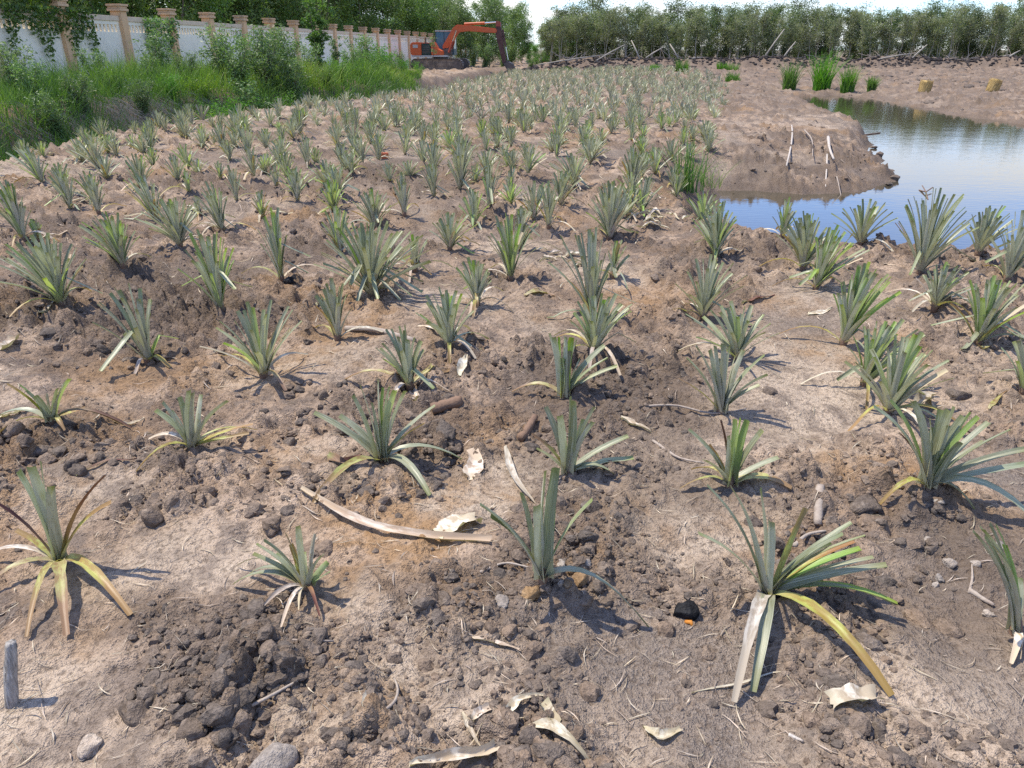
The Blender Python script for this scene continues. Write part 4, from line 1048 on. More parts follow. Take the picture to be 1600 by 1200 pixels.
strip([(640, 1198), (700, 1196), (750, 1192), (775, 1170)], 16, 'dry', 'bent pale leaf base at the bottom edge in the middle', 'husk', name='husk', curl=.55, arch=.02, taper=(.5, 1, 1.1))
strip([(722, 1115), (735, 1145), (752, 1172)], 9, 'dry', 'thin pale sliver of leaf near the bottom middle', 'leaf', curl=.3)
strip([(740, 1128), (752, 1115), (765, 1108)], 13, 'dry', 'short whitish splinter right of the thin pale sliver', 'splinter', name='splinter', curl=.5, taper=(.6, 1, .8))
strip([(1298, 1102), (1318, 1098), (1340, 1100), (1370, 1097)], 30, 'dry', 'white piece of peeled bark in the lower right', 'bark', name='bark_piece', curl=.28, arch=.012, lift=(.006, .006), taper=(.8, 1, .9))
rod([(1280, 765), (1279, 795), (1277, 825)], 13, 'stick', 'short straight grey stick left of the grey blocky clod', taper=.9)
rod([(675, 646), (700, 638), (722, 632)], 19, 'stick_brown', 'short brown broken log above the round brown clod', 'log', name='broken_log', taper=.95)
rod([(540, 516), (590, 520), (630, 530), (648, 535)], 9, 'stick', 'pale fallen branch on the soil below the largest fan', taper=.8)
strip([(513, 712), (530, 728), (565, 712)], 16, 'brown', 'reddish brown curled leaf left of the upright dark green plant', 'leaf', curl=.4, arch=.01)
strip([(790, 700), (796, 740), (812, 765), (838, 790)], 14, 'dry', 'twisted tan leaf strip left of the centre foreground plant', 'leaf', curl=.35, arch=.012)
rod([(812, 690), (825, 672), (836, 655)], 13, 'stick_brown', 'broken brown stick left of the split grey plant', taper=.8)
strip([(970, 655), (990, 668), (1018, 678)], 13, 'dry', 'white splintered leaf base lying right of the tight dark fan', 'husk', name='husk', curl=.5)
rod([(1008, 636), (1060, 640), (1110, 652), (1165, 640)], 4, 'stick', 'long thin pale root on the soil in front of the sturdy broad bladed plant', 'root', name='root')
rod([(1020, 690), (1060, 720), (1100, 725)], 5, 'stick', 'thin forked root right of the split grey plant', 'root', name='root')
strip([(716, 590), (724, 572), (728, 556)], 17, 'dry', 'white ragged husk under the plant with limp yellow leaves', 'husk', name='husk', curl=.4, arch=.02)
strip([(645, 612), (655, 620), (668, 628)], 15, 'dry', 'whitish torn leaf base below the small brown tipped plant', 'husk', name='husk', curl=.5)
strip([(820, 462), (850, 458), (868, 465)], 13, 'yellow', 'yellow dead leaf lying flat near the very tall plant', 'leaf', curl=.2)
strip([(495, 478), (510, 470), (545, 462)], 10, 'yellow', 'orange yellow dead leaf left below the largest fan', 'leaf', curl=.2)
strip([(0, 548), (14, 545), (28, 530)], 14, 'dry', 'white splintered chip of wood at the left edge', 'chip', name='wood_chip', curl=.5, taper=(.8, 1, .7))
strip([(60, 492), (80, 478), (85, 470)], 10, 'dry', 'pale bent stalk just left below the large fan', 'stalk', name='dry_stalk', curl=.4)
strip([(0, 655), (22, 648), (45, 640)], 12, 'dry', 'flat pale leaf lying at the left edge beside the low yellowish plant', 'leaf')
strip([(150, 665), (190, 664), (225, 655)], 9, 'dry', 'thin pale leaf tip right of the low yellowish plant', 'leaf')
strip([(120, 745), (165, 720), (215, 718)], 6, 'brown', 'dark crooked strip of leaf above the left foreground plant', 'leaf')
rod([(338, 1130), (430, 1092), (470, 1062)], 6, 'stick', 'crooked pale twig in the lower left heap', 'twig', name='twig')
rod([(560, 1130), (590, 1110), (618, 1104), (625, 1080), (616, 1062)], 6, 'stick', 'bent grey twig left of the bottom middle', 'twig', name='twig')
strip([(570, 1108), (574, 1096), (582, 1080)], 15, 'dry', 'pale curled scrap on the bent grey twig', 'leaf', curl=.4)
rod([(385, 985), (440, 998), (522, 1003)], 5, 'stick', 'thin tan root in front of the half withered plant', 'root', name='root')
rod([(750, 895), (790, 882), (840, 890)], 4, 'stick', 'fine pale root left of the centre foreground plant', 'root', name='root')
rod([(1240, 855), (1260, 838), (1290, 832)], 7, 'stick', 'bent dark root behind the splayed foreground plant', 'root', name='root')
rod([(1514, 928), (1519, 905), (1518, 882)], 4, 'stick', 'pale splinter standing left of the closed fan at the right edge', 'splinter', name='splinter')
rod([(1515, 925), (1535, 938), (1552, 948)], 7, 'stick', 'short pale stick leaning to the closed fan at the right edge', taper=.7)
rod([(1232, 1150), (1255, 1160)], 6, 'husk_white', 'tiny white splinter at the bottom right', 'splinter', name='splinter')
strip([(1080, 1085), (1225, 1040), (1240, 1075)], 4, 'dry', 'hair thin straw on the soil right of the grey grit', 'straw', name='straw')
strip([(1160, 475), (1180, 468), (1210, 462)], 9, 'brown', 'dark flat leaf on the soil left of the tall vase shaped plant', 'leaf')
strip([(1262, 492), (1285, 490), (1300, 482)], 9, 'dry', 'pale grey leaf lying left of the tall vase shaped plant', 'leaf')
strip([(1545, 452 + 90), (1535, 548), (1525, 540)], 9, 'yellow', 'orange dry leaf tip under the large blue green plant', 'leaf')
strip([(1430, 640), (1450, 628), (1462, 640)], 22, 'dry', 'whitish crumpled straw beside the leaves lying on dark soil', 'straw', name='straw', curl=.4, arch=.02)
strip([(1545, 640), (1560, 622), (1577, 610)], 8, 'yellow', 'yellow leaf hanging to the soil at the right edge', 'leaf')
for q, (a, b_, c) in enumerate((((940, 292), (975, 302), 'left'), ((1010, 300), (1040, 312), 'right'))):
    strip([a, b_], 9, 'dry', 'pale dry stalk on the %s of the tall plant beside the grass tuft' % c, 'stalk', name='dry_stalk', curl=.4)
for q in range(16):
    px, py = 1015 + random.gauss(0, 22), 345 + random.gauss(0, 8); a = random.uniform(-.6, .6); L = random.uniform(12, 30)
    strip([(px, py), (px + L * math.cos(a), py + L * .5 * math.sin(a))], random.uniform(3.5, 7), 'dry', 'pale straw in the heap right of the big silvery plant', 'straw', 'straw heap by the big silvery plant', name='straw', curl=.4, arch=.02, lift=(random.uniform(0, .04), random.uniform(0, .04)))
for q in range(12):
    px, py = 868 + random.gauss(0, 26), 405 + random.gauss(0, 8); a = random.uniform(-.6, .6); L = random.uniform(12, 28)
    strip([(px, py), (px + L * math.cos(a), py + L * .5 * math.sin(a))], random.uniform(3.5, 7), 'dry', 'pale straw left of the short yellow tipped plant', 'straw', 'straw patch near the short yellow tipped plant', name='straw', curl=.4, arch=.02)
# weathered post in the lower left corner
pb = place(18, 1100)
tp = at_depth(17, 1003, pb.y + .035) - pb
ST = np.array([np.array(tp) * f for f in (-.4, 0, .2, .4, .6, .8, .95, 1.0)]); ST[2:-1, :2] += R.normal(0, .0015, (5, 2))
V, F, A = tube(ST, [.015, .0155, .0152, .0148, .0145, .014, .0135, .0115], 14, 0, .34)
mp_ = NT('split_grey_wood'); cv = mp_.n.new('ShaderNodeMapping'); cv.inputs['Scale'].default_value = (150, 150, 9); mp_.l.new(mp_.obj(), cv.inputs[0])
gn = mp_.noise(1.0, 5, .65, cv.outputs[0])
M['post'] = mp_.done(mp_.bsdf(mp_.ramp(gn, [(.30, (.09, .08, .07)), (.5, (.30, .275, .245)), (.72, (.50, .47, .43))]), .9, .1, mp_.bump(gn, .8, .006)))
link('wooden_stake', mesh_np('wooden_stake', V, F, M['post']), None, pb, 'weathered grey wooden stake stuck in the soil at the lower left edge', 'stake')
# brick far back
bp = place(598, 248); MB().box(-.09, .09, -.05, .05, 0, .09, .008).build('brick', M['red_brick'], None, bp, label='red brick lying between plants in the upper left of the field', cat='brick')

def litter():
    """straw and leaf scraps strewn over the bed"""
    rg = np.random.default_rng(91); n = 5200
    py = 112 + (rg.random(n) ** 2.4) * 1110; px = rg.uniform(-150, 1750, n)
    xy = np.array([flat(a, b, 0) for a, b in zip(px, py)]); x, y = xy[:, 0], xy[:, 1]
    d = poly_sd(pond, x, y); e = np.interp(y, DEY, DEX); ok = (d > .15) & (x > e + .05) & (y < 60)
    x, y = x[ok], y[ok]; n = len(x)
    dist = np.sqrt(x * x + y * y + 2.5)
    L = rg.uniform(.02, .12, n) * np.minimum(2.4, np.maximum(.7, dist / 5)); w = rg.uniform(.0010, .0055, n) ** 1.0 * np.minimum(3.2, np.maximum(.75, dist / 4.2)); a = rg.uniform(0, 6.28, n)
    far = rg.random(n) < .5
    k = 5; t = np.linspace(-.5, .5, k)
    bend = rg.uniform(-.5, .5, n)
    X = x[:, None] + L[:, None] * (t[None] * np.cos(a)[:, None] - bend[:, None] * (t[None] ** 2) * np.sin(a)[:, None])
    Y = y[:, None] + L[:, None] * (t[None] * np.sin(a)[:, None] + bend[:, None] * (t[None] ** 2) * np.cos(a)[:, None])
    Z = ground(X, Y) + .005 + (rg.uniform(0, .25, n)[:, None] * L[:, None]) * np.maximum(0, rg.normal(0, .5, n)[:, None] * t[None] * 2 + .1)
    V, F, A = ribbons(np.stack([X, Y, Z], -1), np.repeat(w[:, None], k, 1) * (1 - np.abs(t) * 1.2)[None], np.stack([-np.sin(a), np.cos(a), rg.uniform(-.4, .4, n)], -1), .3, 3, rg.random(n))
    link('dry_straw', mesh_np('dry_straw', V, F, M['straw_grey'], A), None, None, 'fine dry straw and leaf scraps strewn over the soil', 'straw', kind='stuff')
litter()

# ------------------------------------------------------------------ boundary wall on the left
M['wall_white'] = simple('white_wall_paint', (.95, .87, .72), .85, .2, .9, .12, (.60, .54, .45), .35, .1, coord='pos')
M['wall_tan'] = simple('tan_pillar_paint', (.78, .50, .28), .8, .2, 1.2, .25, (.46, .34, .23), .5, .1, coord='pos')
M['wall_cap'] = simple('tan_cap_paint', (.74, .50, .30), .8, .2, 2.2, .3, (.34, .26, .19), .6, .1, coord='pos')
M['wall_rail'] = simple('pale_tan_coping', (.78, .62, .45), .8, .2, 1.5, .3, (.40, .33, .26), .55, .1, coord='pos')
def boundary_wall():
    step = 3.14; ys = [9.55 + step * i for i in range(32)]
    ang = math.atan(.113)                                  # wall direction from the view axis
    base = Vector((WALL(ys[0]), ys[0], .3))
    root = empty('boundary_wall', base, 'long white boundary wall with tan pillars behind the grassy bank', 'wall')
    root.rotation_euler = (0, 0, -ang)
    L = step / math.cos(ang)
    ztop = 2.70                                            # above the wall's foot
    def mk(fn, nm, mat, sm=False):
        b = MB(); fn(b); me = bpy.data.meshes.new(nm); b.bm.to_mesh(me); b.bm.free(); me.materials.append(mat); return me
    pil = mk(lambda b: b.box(-.19, .19, -.19, .19, -.6, 2.48, .015), 'pillar', M['wall_tan'])
    def cap(b):
        b.box(-.25, .25, -.25, .25, 2.48, 2.56, .01); b.box(-.22, .22, -.22, .22, 2.56, 2.63, .01); b.box(-.26, .26, -.26, .26, 2.63, ztop, .012)
    capm = mk(cap, 'cap', M['wall_cap'])
    w0, w1 = .19, L - .19
    pan = mk(lambda b: b.box(-.07, .07, w0, w1, -.6, 1.83), 'panel', M['wall_white'])
    rail = mk(lambda b: b.box(-.11, .11, w0, w1, 2.17, 2.33, .012), 'coping', M['wall_rail'])
    band = mk(lambda b: b.box(-.07, .07, w0, w1, 2.06, 2.17), 'band', M['wall_white'])
    def bal(b):
        n = 13; g = (w1 - w0) / n
        for i in range(n): b.box(-.06, .06, w0 + g * i + (0 if i == 0 else g * .25), w0 + g * (i + 1) - (0 if i == n - 1 else g * .25), 1.83, 2.06)
    balm = mk(bal, 'baluster_row', M['wall_white'])
    for i in range(len(ys)):
        y = i * L
        p = link('pillar', pil, root, (0, y, 0)); link('cap', capm, p)
        if i < len(ys) - 1:
            link('panel', pan, root, (0, y, 0)); link('coping', rail, root, (0, y, 0)); link('band', band, root, (0, y, 0))
            link('baluster_row', balm, root, (0, y, 0), kind='stuff')
boundary_wall()

# ------------------------------------------------------------------ excavator
def excavator():
    paint = simple('orange_paint', (.66, .125, .03), .45, .45, 2.5, .35, (.22, .09, .05), .45, .05)
    paint_d = simple('faded_red_paint', (.36, .07, .04), .55, .4, 3, .4, (.16, .08, .06), .5, .05)
    dark = simple('dark_steel', (.075, .066, .064), .6, .4, 3, .4, (.20, .155, .12), .6, .1)
    mud = simple('muddy_track_steel', (.13, .11, .095), .8, .25, 4, .4, (.30, .24, .18), .85, .2)
    armc = simple('dark_brown_arm_paint', (.085, .035, .03), .6, .35, 3, .4, (.17, .10, .08), .5, .1)
    green = simple('dark_green_panel', (.02, .05, .04), .55, .4, 3, .3)
    grey = simple('grey_white_paint', (.50, .50, .48), .6, .35, 3, .3, (.30, .26, .22), .5)
    chrome = simple('chrome_rod', (.75, .75, .75), .2, .5, 5, .1, metal=1.0)
    cabm = simple('cab_blue_grey', (.06, .11, .125), .5, .4, 3, .3)
    g = NT('cab_glass'); glass = g.done(g.bsdf((.09, .20, .25), .08, .6))
    bx, by = flat(689, 112, 0.0); by = 64.0
    loc = at_depth(689, 112, by); loc.z = gz(loc.x, loc.y) + .02
    root = empty('excavator', loc, 'orange tracked excavator with raised boom in front of the far wall', 'excavator', rz=rad(-9))
    # tracks
    for sgn in (-1, 1):
        y0, y1 = sgn * 1.15 - .28, sgn * 1.15 + .28
        b = MB(); prof = []
        for a in range(9): t = rad(90 + a * 22.5); prof.append((-1.62 + .40 * math.cos(t), .42 + .40 * math.sin(t)))
        for a in range(9): t = rad(-90 + a * 22.5); prof.append((1.62 + .40 * math.cos(t), .42 + .40 * math.sin(t)))
        b.prism(prof, y0 + .07, y1 - .07)
        tr = b.build('track', mud, root)
        # shoes round the belt
        per = []
        for i in range(21): per.append((-1.62 + 3.24 * i / 20, .84, 0)); per.append((-1.62 + 3.24 * i / 20, .0, 0))
        for a in range(1, 8):
            t = rad(90 + a * 22.5); per.append((-1.62 + .43 * math.cos(t), .42 + .43 * math.sin(t), t - math.pi / 2))
            t = rad(-90 + a * 22.5); per.append((1.62 + .43 * math.cos(t), .42 + .43 * math.sin(t), t - math.pi / 2))
        bm_ = MB(); bm_.box(-.065, .065, y0, y1, -.03, .03, .008); shoe = bpy.data.meshes.new('track_shoe'); bm_.bm.to_mesh(shoe); bm_.bm.free(); shoe.materials.append(dark)
        for x, z, t in per:
            o = link('track_shoe', shoe, tr, (x, 0, z)); o.rotation_euler = (0, -t, 0)
        for x, r in ((-1.62, .30), (1.62, .33)):
            MB().cyl((x, sgn * 1.15 - .24, .42), (x, sgn * 1.15 + .24, .42), r, 18).build('drive_wheel', dark, tr)
        for x in (-1.0, -.5, 0, .5, 1.0):
            MB().cyl((x, sgn * 1.15 - .235, .2), (x, sgn * 1.15 + .235, .2), .13, 12).build('roller', mud, tr)
        MB().box(-1.3, 1.3, sgn * 1.15 - .225, sgn * 1.15 + .225, .32, .62, .03).build('track_frame', mud, tr)
    MB().box(-.8, .8, -.9, .9, .45, .80, .04).build('undercarriage', mud, root)
    MB().cyl((0, 0, .78), (0, 0, 1.0), .62, 24).build('turntable', dark, root)
    MB().box(-2.0, .75, -1.2, 1.2, .98, 1.10, .02).build('deck', grey, root)
    # house
    MB().prism([(-2.0, 1.10), (-2.08, 1.3), (-2.08, 1.85), (-1.95, 2.02), (-1.2, 2.02), (-1.2, 1.10)], -1.22, 1.22, .04).build('counterweight', paint, root)
    eh = MB().box(-1.19, -.45, -1.18, .1, 1.11, 1.92, .04).build('engine_cover', green, root)
    MB().box(-1.19, -.45, .12, 1.18, 1.11, 1.98, .04).build('engine_cover', paint_d, root)
    for i in range(5): MB().box(-1.12, -.52, -1.20, -1.182, 1.25 + i * .12, 1.30 + i * .12).build('louvre', dark, eh)
    MB().prism([(-.43, 1.11), (-.43, 1.98), (-.2, 2.05), (.10, 1.55), (.42, 1.40), (.42, 1.11)], -1.18, -.45, .03).build('side_cover', paint, root)
    MB().box(-1.85, -1.45, -1.26, -1.225, 1.62, 1.85, .01).build('marking_plate', grey, root)
    MB().cyl((-1.0, -.5, 1.92), (-1.0, -.5, 2.35), .05).build('exhaust_pipe', dark, root)
    hr = MB()
    for a, b_ in (((-1.9, -1.1, 2.02), (-1.9, -1.1, 2.25)), ((-1.3, -1.1, 2.02), (-1.3, -1.1, 2.25)), ((-1.9, -1.1, 2.25), (-1.3, -1.1, 2.25))): hr.cyl(a, b_, .02, 8)
    hr.build('handrail', grey, root)
    # cab on the far side
    cab = MB()
    x0, x1, y0, y1, z0, z1 = -.40, .98, .22, 1.18, 1.11, 2.78
    for x in (x0, .25, x1):
        for y in (y0, y1): cab.box(x, x + .07, y, y + .07, z0, z1, .01)
    cab.box(x0, x1 + .07, y0 + .002, y1 + .068, z0, 1.55, .02)
    cb = cab.build('cab', cabm, root)
    MB().box(x0 - .04, x1 + .12, y0 - .04, y1 + .11, z1, z1 + .09, .03).build('roof', grey, cb)
    MB().box(x0 + .07, .25, y0 + .02, y0 + .04, 1.55, z1).build('window', glass, cb)
    MB().box(.32, x1, y0 + .02, y0 + .04, 1.55, z1).build('window', glass, cb)
    MB().box(x1 + .03, x1 + .05, y0 + .07, y1, 1.55, z1).build('window', glass, cb)
    MB().box(x0 + .02, x0 + .04, y0 + .07, y1, 1.75, z1).build('window', glass, cb)
    MB().box(x0 + .07, x1, y1 + .03, y1 + .05, 1.55, z1).build('window', glass, cb)
    # boom, arm, bucket
    MB().box(.30, .95, -.32, .18, 1.11, 1.62, .05).build('boom_foot', dark, root)
    MB().prism([(.30, 1.45), (.55, 1.40), (1.55, 2.72), (2.2, 2.80), (4.45, 2.66), (4.60, 2.80), (4.50, 2.98), (2.3, 3.22), (1.45, 3.26), (1.15, 3.05), (.25, 1.75)], -.27, .13, .03).build('boom', paint, root)
    for y in (-.38, .24):
        b = MB().cyl((.78, y, 1.30), (1.10, y, 2.10), .085, 12).build('boom_cylinder', paint_d, root)
        MB().cyl((1.10, y, 2.10), (1.42, y, 2.85), .045, 10).build('rod', chrome, b)
    b = MB().cyl((2.0, -.07, 3.30), (3.6, -.07, 3.36), .095, 12).build('arm_cylinder', paint, root)
    MB().cyl((3.6, -.07, 3.36), (4.62, -.07, 3.42), .05, 10).build('rod', chrome, b)
    arm = MB().prism([(4.52, 3.50), (4.80, 3.42), (5.02, 2.2), (5.26, .62), (5.12, .50), (4.98, .55), (4.62, 1.9), (4.42, 2.75)], -.22, .08, .03).build('arm', armc, root)
    MB().prism([(4.50, 3.515), (4.82, 3.435), (4.87, 3.10), (4.47, 3.10)], -.235, .095, .02).build('arm_head', paint_d, root)
    b = MB().cyl((4.98, -.07, 2.9), (5.22, -.07, 1.7), .075, 12).build('bucket_cylinder', armc, root)
    MB().cyl((5.22, -.07, 1.7), (5.40, -.07, .78), .04, 10).build('rod', chrome, b)
    MB().box(5.24, 5.52, -.14, .0, .60, .72, .02).build('bucket_link', dark, root)
    bk = MB().prism([(5.08, .52), (5.45, .66), (5.78, .52), (5.92, .16), (5.80, -.20), (5.45, -.32), (5.05, -.22), (4.98, -.12), (5.40, .05)], -.5, .36, .03).build('bucket', dark, root)
    for i in range(4):
        y = -.47 + i * .26
        MB().prism([(5.10, -.22), (4.80, -.30), (4.80, -.27), (5.02, -.12)], y, y + .07).build('tooth', grey, bk)
excavator()

# ------------------------------------------------------------------ trees
def cards(C, L, Wd, rg, droop=0.0, up=0.0):
    """leaf-shaped faces at the points C; each a diamond of length L and width Wd"""
    n = len(C)
    d = rg.normal(size=(n, 3)); d[:, 2] = d[:, 2] * .7 - droop + up; d /= np.linalg.norm(d, axis=1, keepdims=True)
    q = rg.normal(size=(n, 3)); s = np.cross(d, q); s /= np.linalg.norm(s, axis=1, keepdims=True) + 1e-9
    L = np.broadcast_to(L, (n,))[:, None]; Wd = np.broadcast_to(Wd, (n,))[:, None]
    V = np.stack([C - d * L * .5, C - d * L * .05 + s * Wd * .5, C + d * L * .5, C - d * L * .05 - s * Wd * .5], 1).reshape(-1, 3)
    F = np.arange(n * 4).reshape(n, 4)
    return V, F
def tree_meshes(seed, H, spread, clear, nb, leaves, leaf, trunks=1, bark='bark', fol='fol_mid', clump=.45, lean=.08, droop=.2, trunk_r=.05, rise=(.25, .9)):
    rg = np.random.default_rng(seed); tubes, cen = [], []
    for k in range(trunks):
        a = rg.uniform(0, 6.28); off = np.array([math.cos(a), math.sin(a), 0]) * (0 if trunks == 1 else .12)
        ln = np.array([rg.normal(0, lean), rg.normal(0, lean), 0]) * H + (off * 3 if trunks > 1 else 0)
        hh = H * rg.uniform(.85, 1.0); t = np.linspace(0, 1, 8)[:, None]
        P = off * (1 - t) * .6 + ln * t ** 1.3 + np.array([0, 0, hh]) * t + rg.normal(0, .02 * H, (8, 3)) * t * np.array([1, 1, 0]); P[0, 2] = -.3
        r = trunk_r * H / 5 * (1 - .85 * t[:, 0]) / math.sqrt(trunks)
        tubes.append(tube(P, r, 6))
        for i in range(nb):
            tt = rg.uniform(clear, .97); j = tt * 7; j0 = min(int(j), 6); p0 = P[j0] + (P[j0 + 1] - P[j0]) * (j - j0)
            a = rg.uniform(0, 6.28); prof = math.sin(min(1, (tt - clear * .7) / (1 - clear * .7)) * 2.6) ** .6 if tt > clear * .7 else .2
            ln_ = spread * (.35 + .75 * prof) * rg.uniform(.6, 1.1)
            p2 = p0 + np.array([math.cos(a) * ln_, math.sin(a) * ln_, ln_ * rg.uniform(*rise)])
            p1 = (p0 + p2) / 2 + np.array([0, 0, .12 * ln_]); Q = bez(p0, p1, p2, 5)
            tubes.append(tube(Q, np.linspace(r[j0] * .45, .004, 5), 4, caps=False))
            for u in (.45, .7, .9, 1.0): cen.append(Q[min(4, int(u * 4))] + rg.normal(0, .1 * ln_, 3))
    cen = np.array(cen)
    cs = rg.uniform(.55, 1.25, len(cen))
    idx = rg.integers(0, len(cen), leaves)
    C = cen[idx] + rg.normal(0, 1, (leaves, 3)) * (clump * cs[idx])[:, None] * np.array([1, 1, .8])
    V, F = cards(C, leaf * rg.uniform(.6, 1.35, leaves), leaf * rg.uniform(.30, .5, leaves), rg, droop)
    cr_ = rg.random(len(cen))
    rv = np.clip(.65 * cr_[idx] + .35 * rg.random(leaves), 0, 1)
    crown = mesh_np('crown', V, F, M[fol], {'rnd': ('FLOAT', np.repeat(rv, 4)), 't': ('FLOAT', np.zeros(leaves * 4))}, smooth=False)
    tv, tf, ta = merge(tubes)
    return mesh_np('trunk', tv, tf, M[bark], ta), crown
def tree(name, loc, tm, label, group, cat='tree', s=1.0, rz=None, tilt=0.0, sz=None):
    root = empty(name, loc, label, cat, group, random.uniform(0, 6.28) if rz is None else rz)
    root.scale = (s, s, sz or s); root.rotation_euler[0] = tilt
    link('trunk', tm[0], root); link('crown', tm[1], root); return root
# belt of paperbark trees across the back
PB = [tree_meshes(500 + i, 4.7, (.5, .65, .8)[i % 3], (.0, .05, .12)[i % 3], 24, 3600, .14, trunks=1 + (i % 3), bark='bark_pale', fol='fol_belt_shaded', clump=.20, lean=.05, droop=.0, trunk_r=.05, rise=(.5, 1.5)) for i in range(8)]
PBF = [tree_meshes(560 + i, 4.7, (.42, .6, .5, .75)[i % 4], (.30, .42, .50, .36)[i % 4], 13, 1700, .13, trunks=1 + (i % 3), bark='bark_pale', fol='fol_far', clump=.17, lean=.07, droop=.0, trunk_r=.045, rise=(.6, 1.6)) for i in range(8)]
PBL = [tree_meshes(540 + i, 4.4, .8, .35, 9, 1300, .17, trunks=1, bark='bark_pale', fol='fol_far', clump=.24, lean=.22, droop=.1, trunk_r=.055) for i in range(3)]
rgt = np.random.default_rng(17)
NTH = ['first', 'second', 'third', 'fourth', 'fifth', 'sixth', 'seventh', 'eighth', 'ninth', 'tenth', 'eleventh', 'twelfth', 'thirteenth', 'fourteenth', 'fifteenth', 'sixteenth', 'seventeenth', 'eighteenth', 'nineteenth', 'twentieth']
def nth(i):
    n = i + 1
    if n <= 20: return NTH[i]
    tens = {2: 'twent', 3: 'thirt', 4: 'fort', 5: 'fift', 6: 'sixt', 7: 'sevent', 8: 'eight', 9: 'ninet'}
    if n >= 100: return 'one of the last'
    return tens[n // 10] + ('ieth' if n % 10 == 0 else 'y-' + NTH[n % 10 - 1])
bi = 0
x = 2.4
while x < 47:
    y = 65.2 + rgt.normal(0, .5)
    f = int(rgt.integers(8)); leaning = rgt.random() < .2
    side = 'left' if x < 14 else 'middle' if x < 28 else 'right'
    tree('paperbark_tree', (x, y, gz(x, y) - .1), PBL[f % 3] if leaning else PBF[f],
         '%s tree, %s from the left in the front row of the belt' % ('leaning' if leaning else 'upright', nth(bi)),
         'trees in the front row of the belt', s=rgt.uniform(.72, 1.05), tilt=rgt.normal(0, .03)); bi += 1
    x += rgt.uniform(.5, 1.0)
bi = 0
x = 3.0
while x < 50:
    y = 68.0 + rgt.normal(0, .7); bi += 1
    tree('paperbark_tree', (x, y, gz(x, y) - .1), PB[int(rgt.integers(8))], 'dense tree, %s from the left in the second row of the belt' % nth(bi - 1), 'trees in the second row of the belt', s=rgt.uniform(.66, 1.0))
    x += rgt.uniform(.45, .8)
bi = 0
x = 3.0
while x < 53:
    y = 71.5 + rgt.normal(0, .7); bi += 1
    tree('paperbark_tree', (x, y, gz(x, y) - .1), PB[int(rgt.integers(8))], 'dense tree, %s from the left in the third row of the belt' % nth(bi - 1), 'trees in the third row of the belt', s=rgt.uniform(.72, 1.12))
    x += rgt.uniform(.5, .9)
for px, h, lb in ((1585, 1.22, 'tree whose round head rises above the belt at the far right'), (1245, 1.2, 'tree with a thin top rising above the belt behind the tallest reeds'),
                  (930, 1.25, 'tall tree at the left end of the tree belt'), (1050, 1.18, 'tree with a loose top rising above the left part of the belt')):
    X = (px - 800) / 1276 * 74; tree('paperbark_tree', (X, 74, gz(X, 74) - .1), PB[px % 8], lb, None, s=h)
# trees behind the wall
AC = [tree_meshes(600 + i, 8.2, 1.9, .10, 26, 8000, .24, trunks=1 + i % 2, bark='bark_pale' if i % 2 else 'bark', fol='fol_mid', clump=.36, lean=.04, droop=.35, trunk_r=.06) for i in range(5)]
ACB = tree_meshes(620, 7.0, 1.6, .08, 24, 7500, .22, fol='fol_bright', clump=.45, droop=.3)
y = 17.0; i = 0
while y < 108:
    for row in (0, 1):
        X = WALL(y) - 3.0 - row * 2.6 + rgt.normal(0, .4); yy = y + rgt.normal(0, .4) + row * .9
        if row == 1 and y > 75: continue
        pos_ = 'near the left edge' if y < 27 else 'above the middle of the wall' if y < 50 else 'above the far end of the wall'
        tree('acacia_tree', (X, yy, .2), AC[int(rgt.integers(5))], 'tall leafy tree, %s from the left in the %s row behind the wall' % (nth(i), 'front' if row == 0 else 'back'), 'trees behind the wall, %s row' % ('front' if row == 0 else 'back'), s=rgt.uniform(.58, .76) + .10 * row + .22 * float(sstep(34, 46, y)))
    y += rgt.uniform(1.9, 2.7) * (1 if y < 50 else 1.35); i += 1
# big trees at the end of the wall and bright ones at the gap
for px, yd, s_, tm, lb in ((720, 74, .62, AC[0], 'broad dark tree standing behind the excavator'), (765, 78, .70, AC[1], 'largest round dark tree right behind the excavator boom'),
                           (800, 82, .66, AC[2], 'dark tree at the right end of the group behind the excavator'), (690, 80, .66, AC[3], 'tree rising behind the cab of the excavator'),
                           (868, 72, .62, ACB, 'bright green tree at the left end of the tree belt beside the gap of sky'), (893, 70, .58, ACB, 'second bright green tree between the gap of sky and the tree belt'),
                           (742, 88, .78, AC[4], 'wide dark tree filling the space under the excavator boom'), (782, 90, .74, AC[3], 'dark tree directly behind the excavator arm'), (815, 92, .62, AC[1], 'dark tree just right of the excavator arm'),
                           (708, 92, .8, AC[0], 'leafy tree seen over the excavator cab'), (760, 100, .9, AC[2], 'tall tree far back behind the boom'), (800, 104, .8, AC[0], 'far tree left of the gap of sky'), (855, 96, .40, ACB, 'bright low tree closing the gap beside the belt'), (828, 100, .38, ACB, 'bright low tree right of the excavator'),
                           (838, 86, .32, ACB, 'low bright green tree in the gap of sky')):
    X = (px - 800) / 1276 * yd; tree('leafy_tree', (X, yd, gz(X, yd) - .1), tm, lb, None, s=s_)

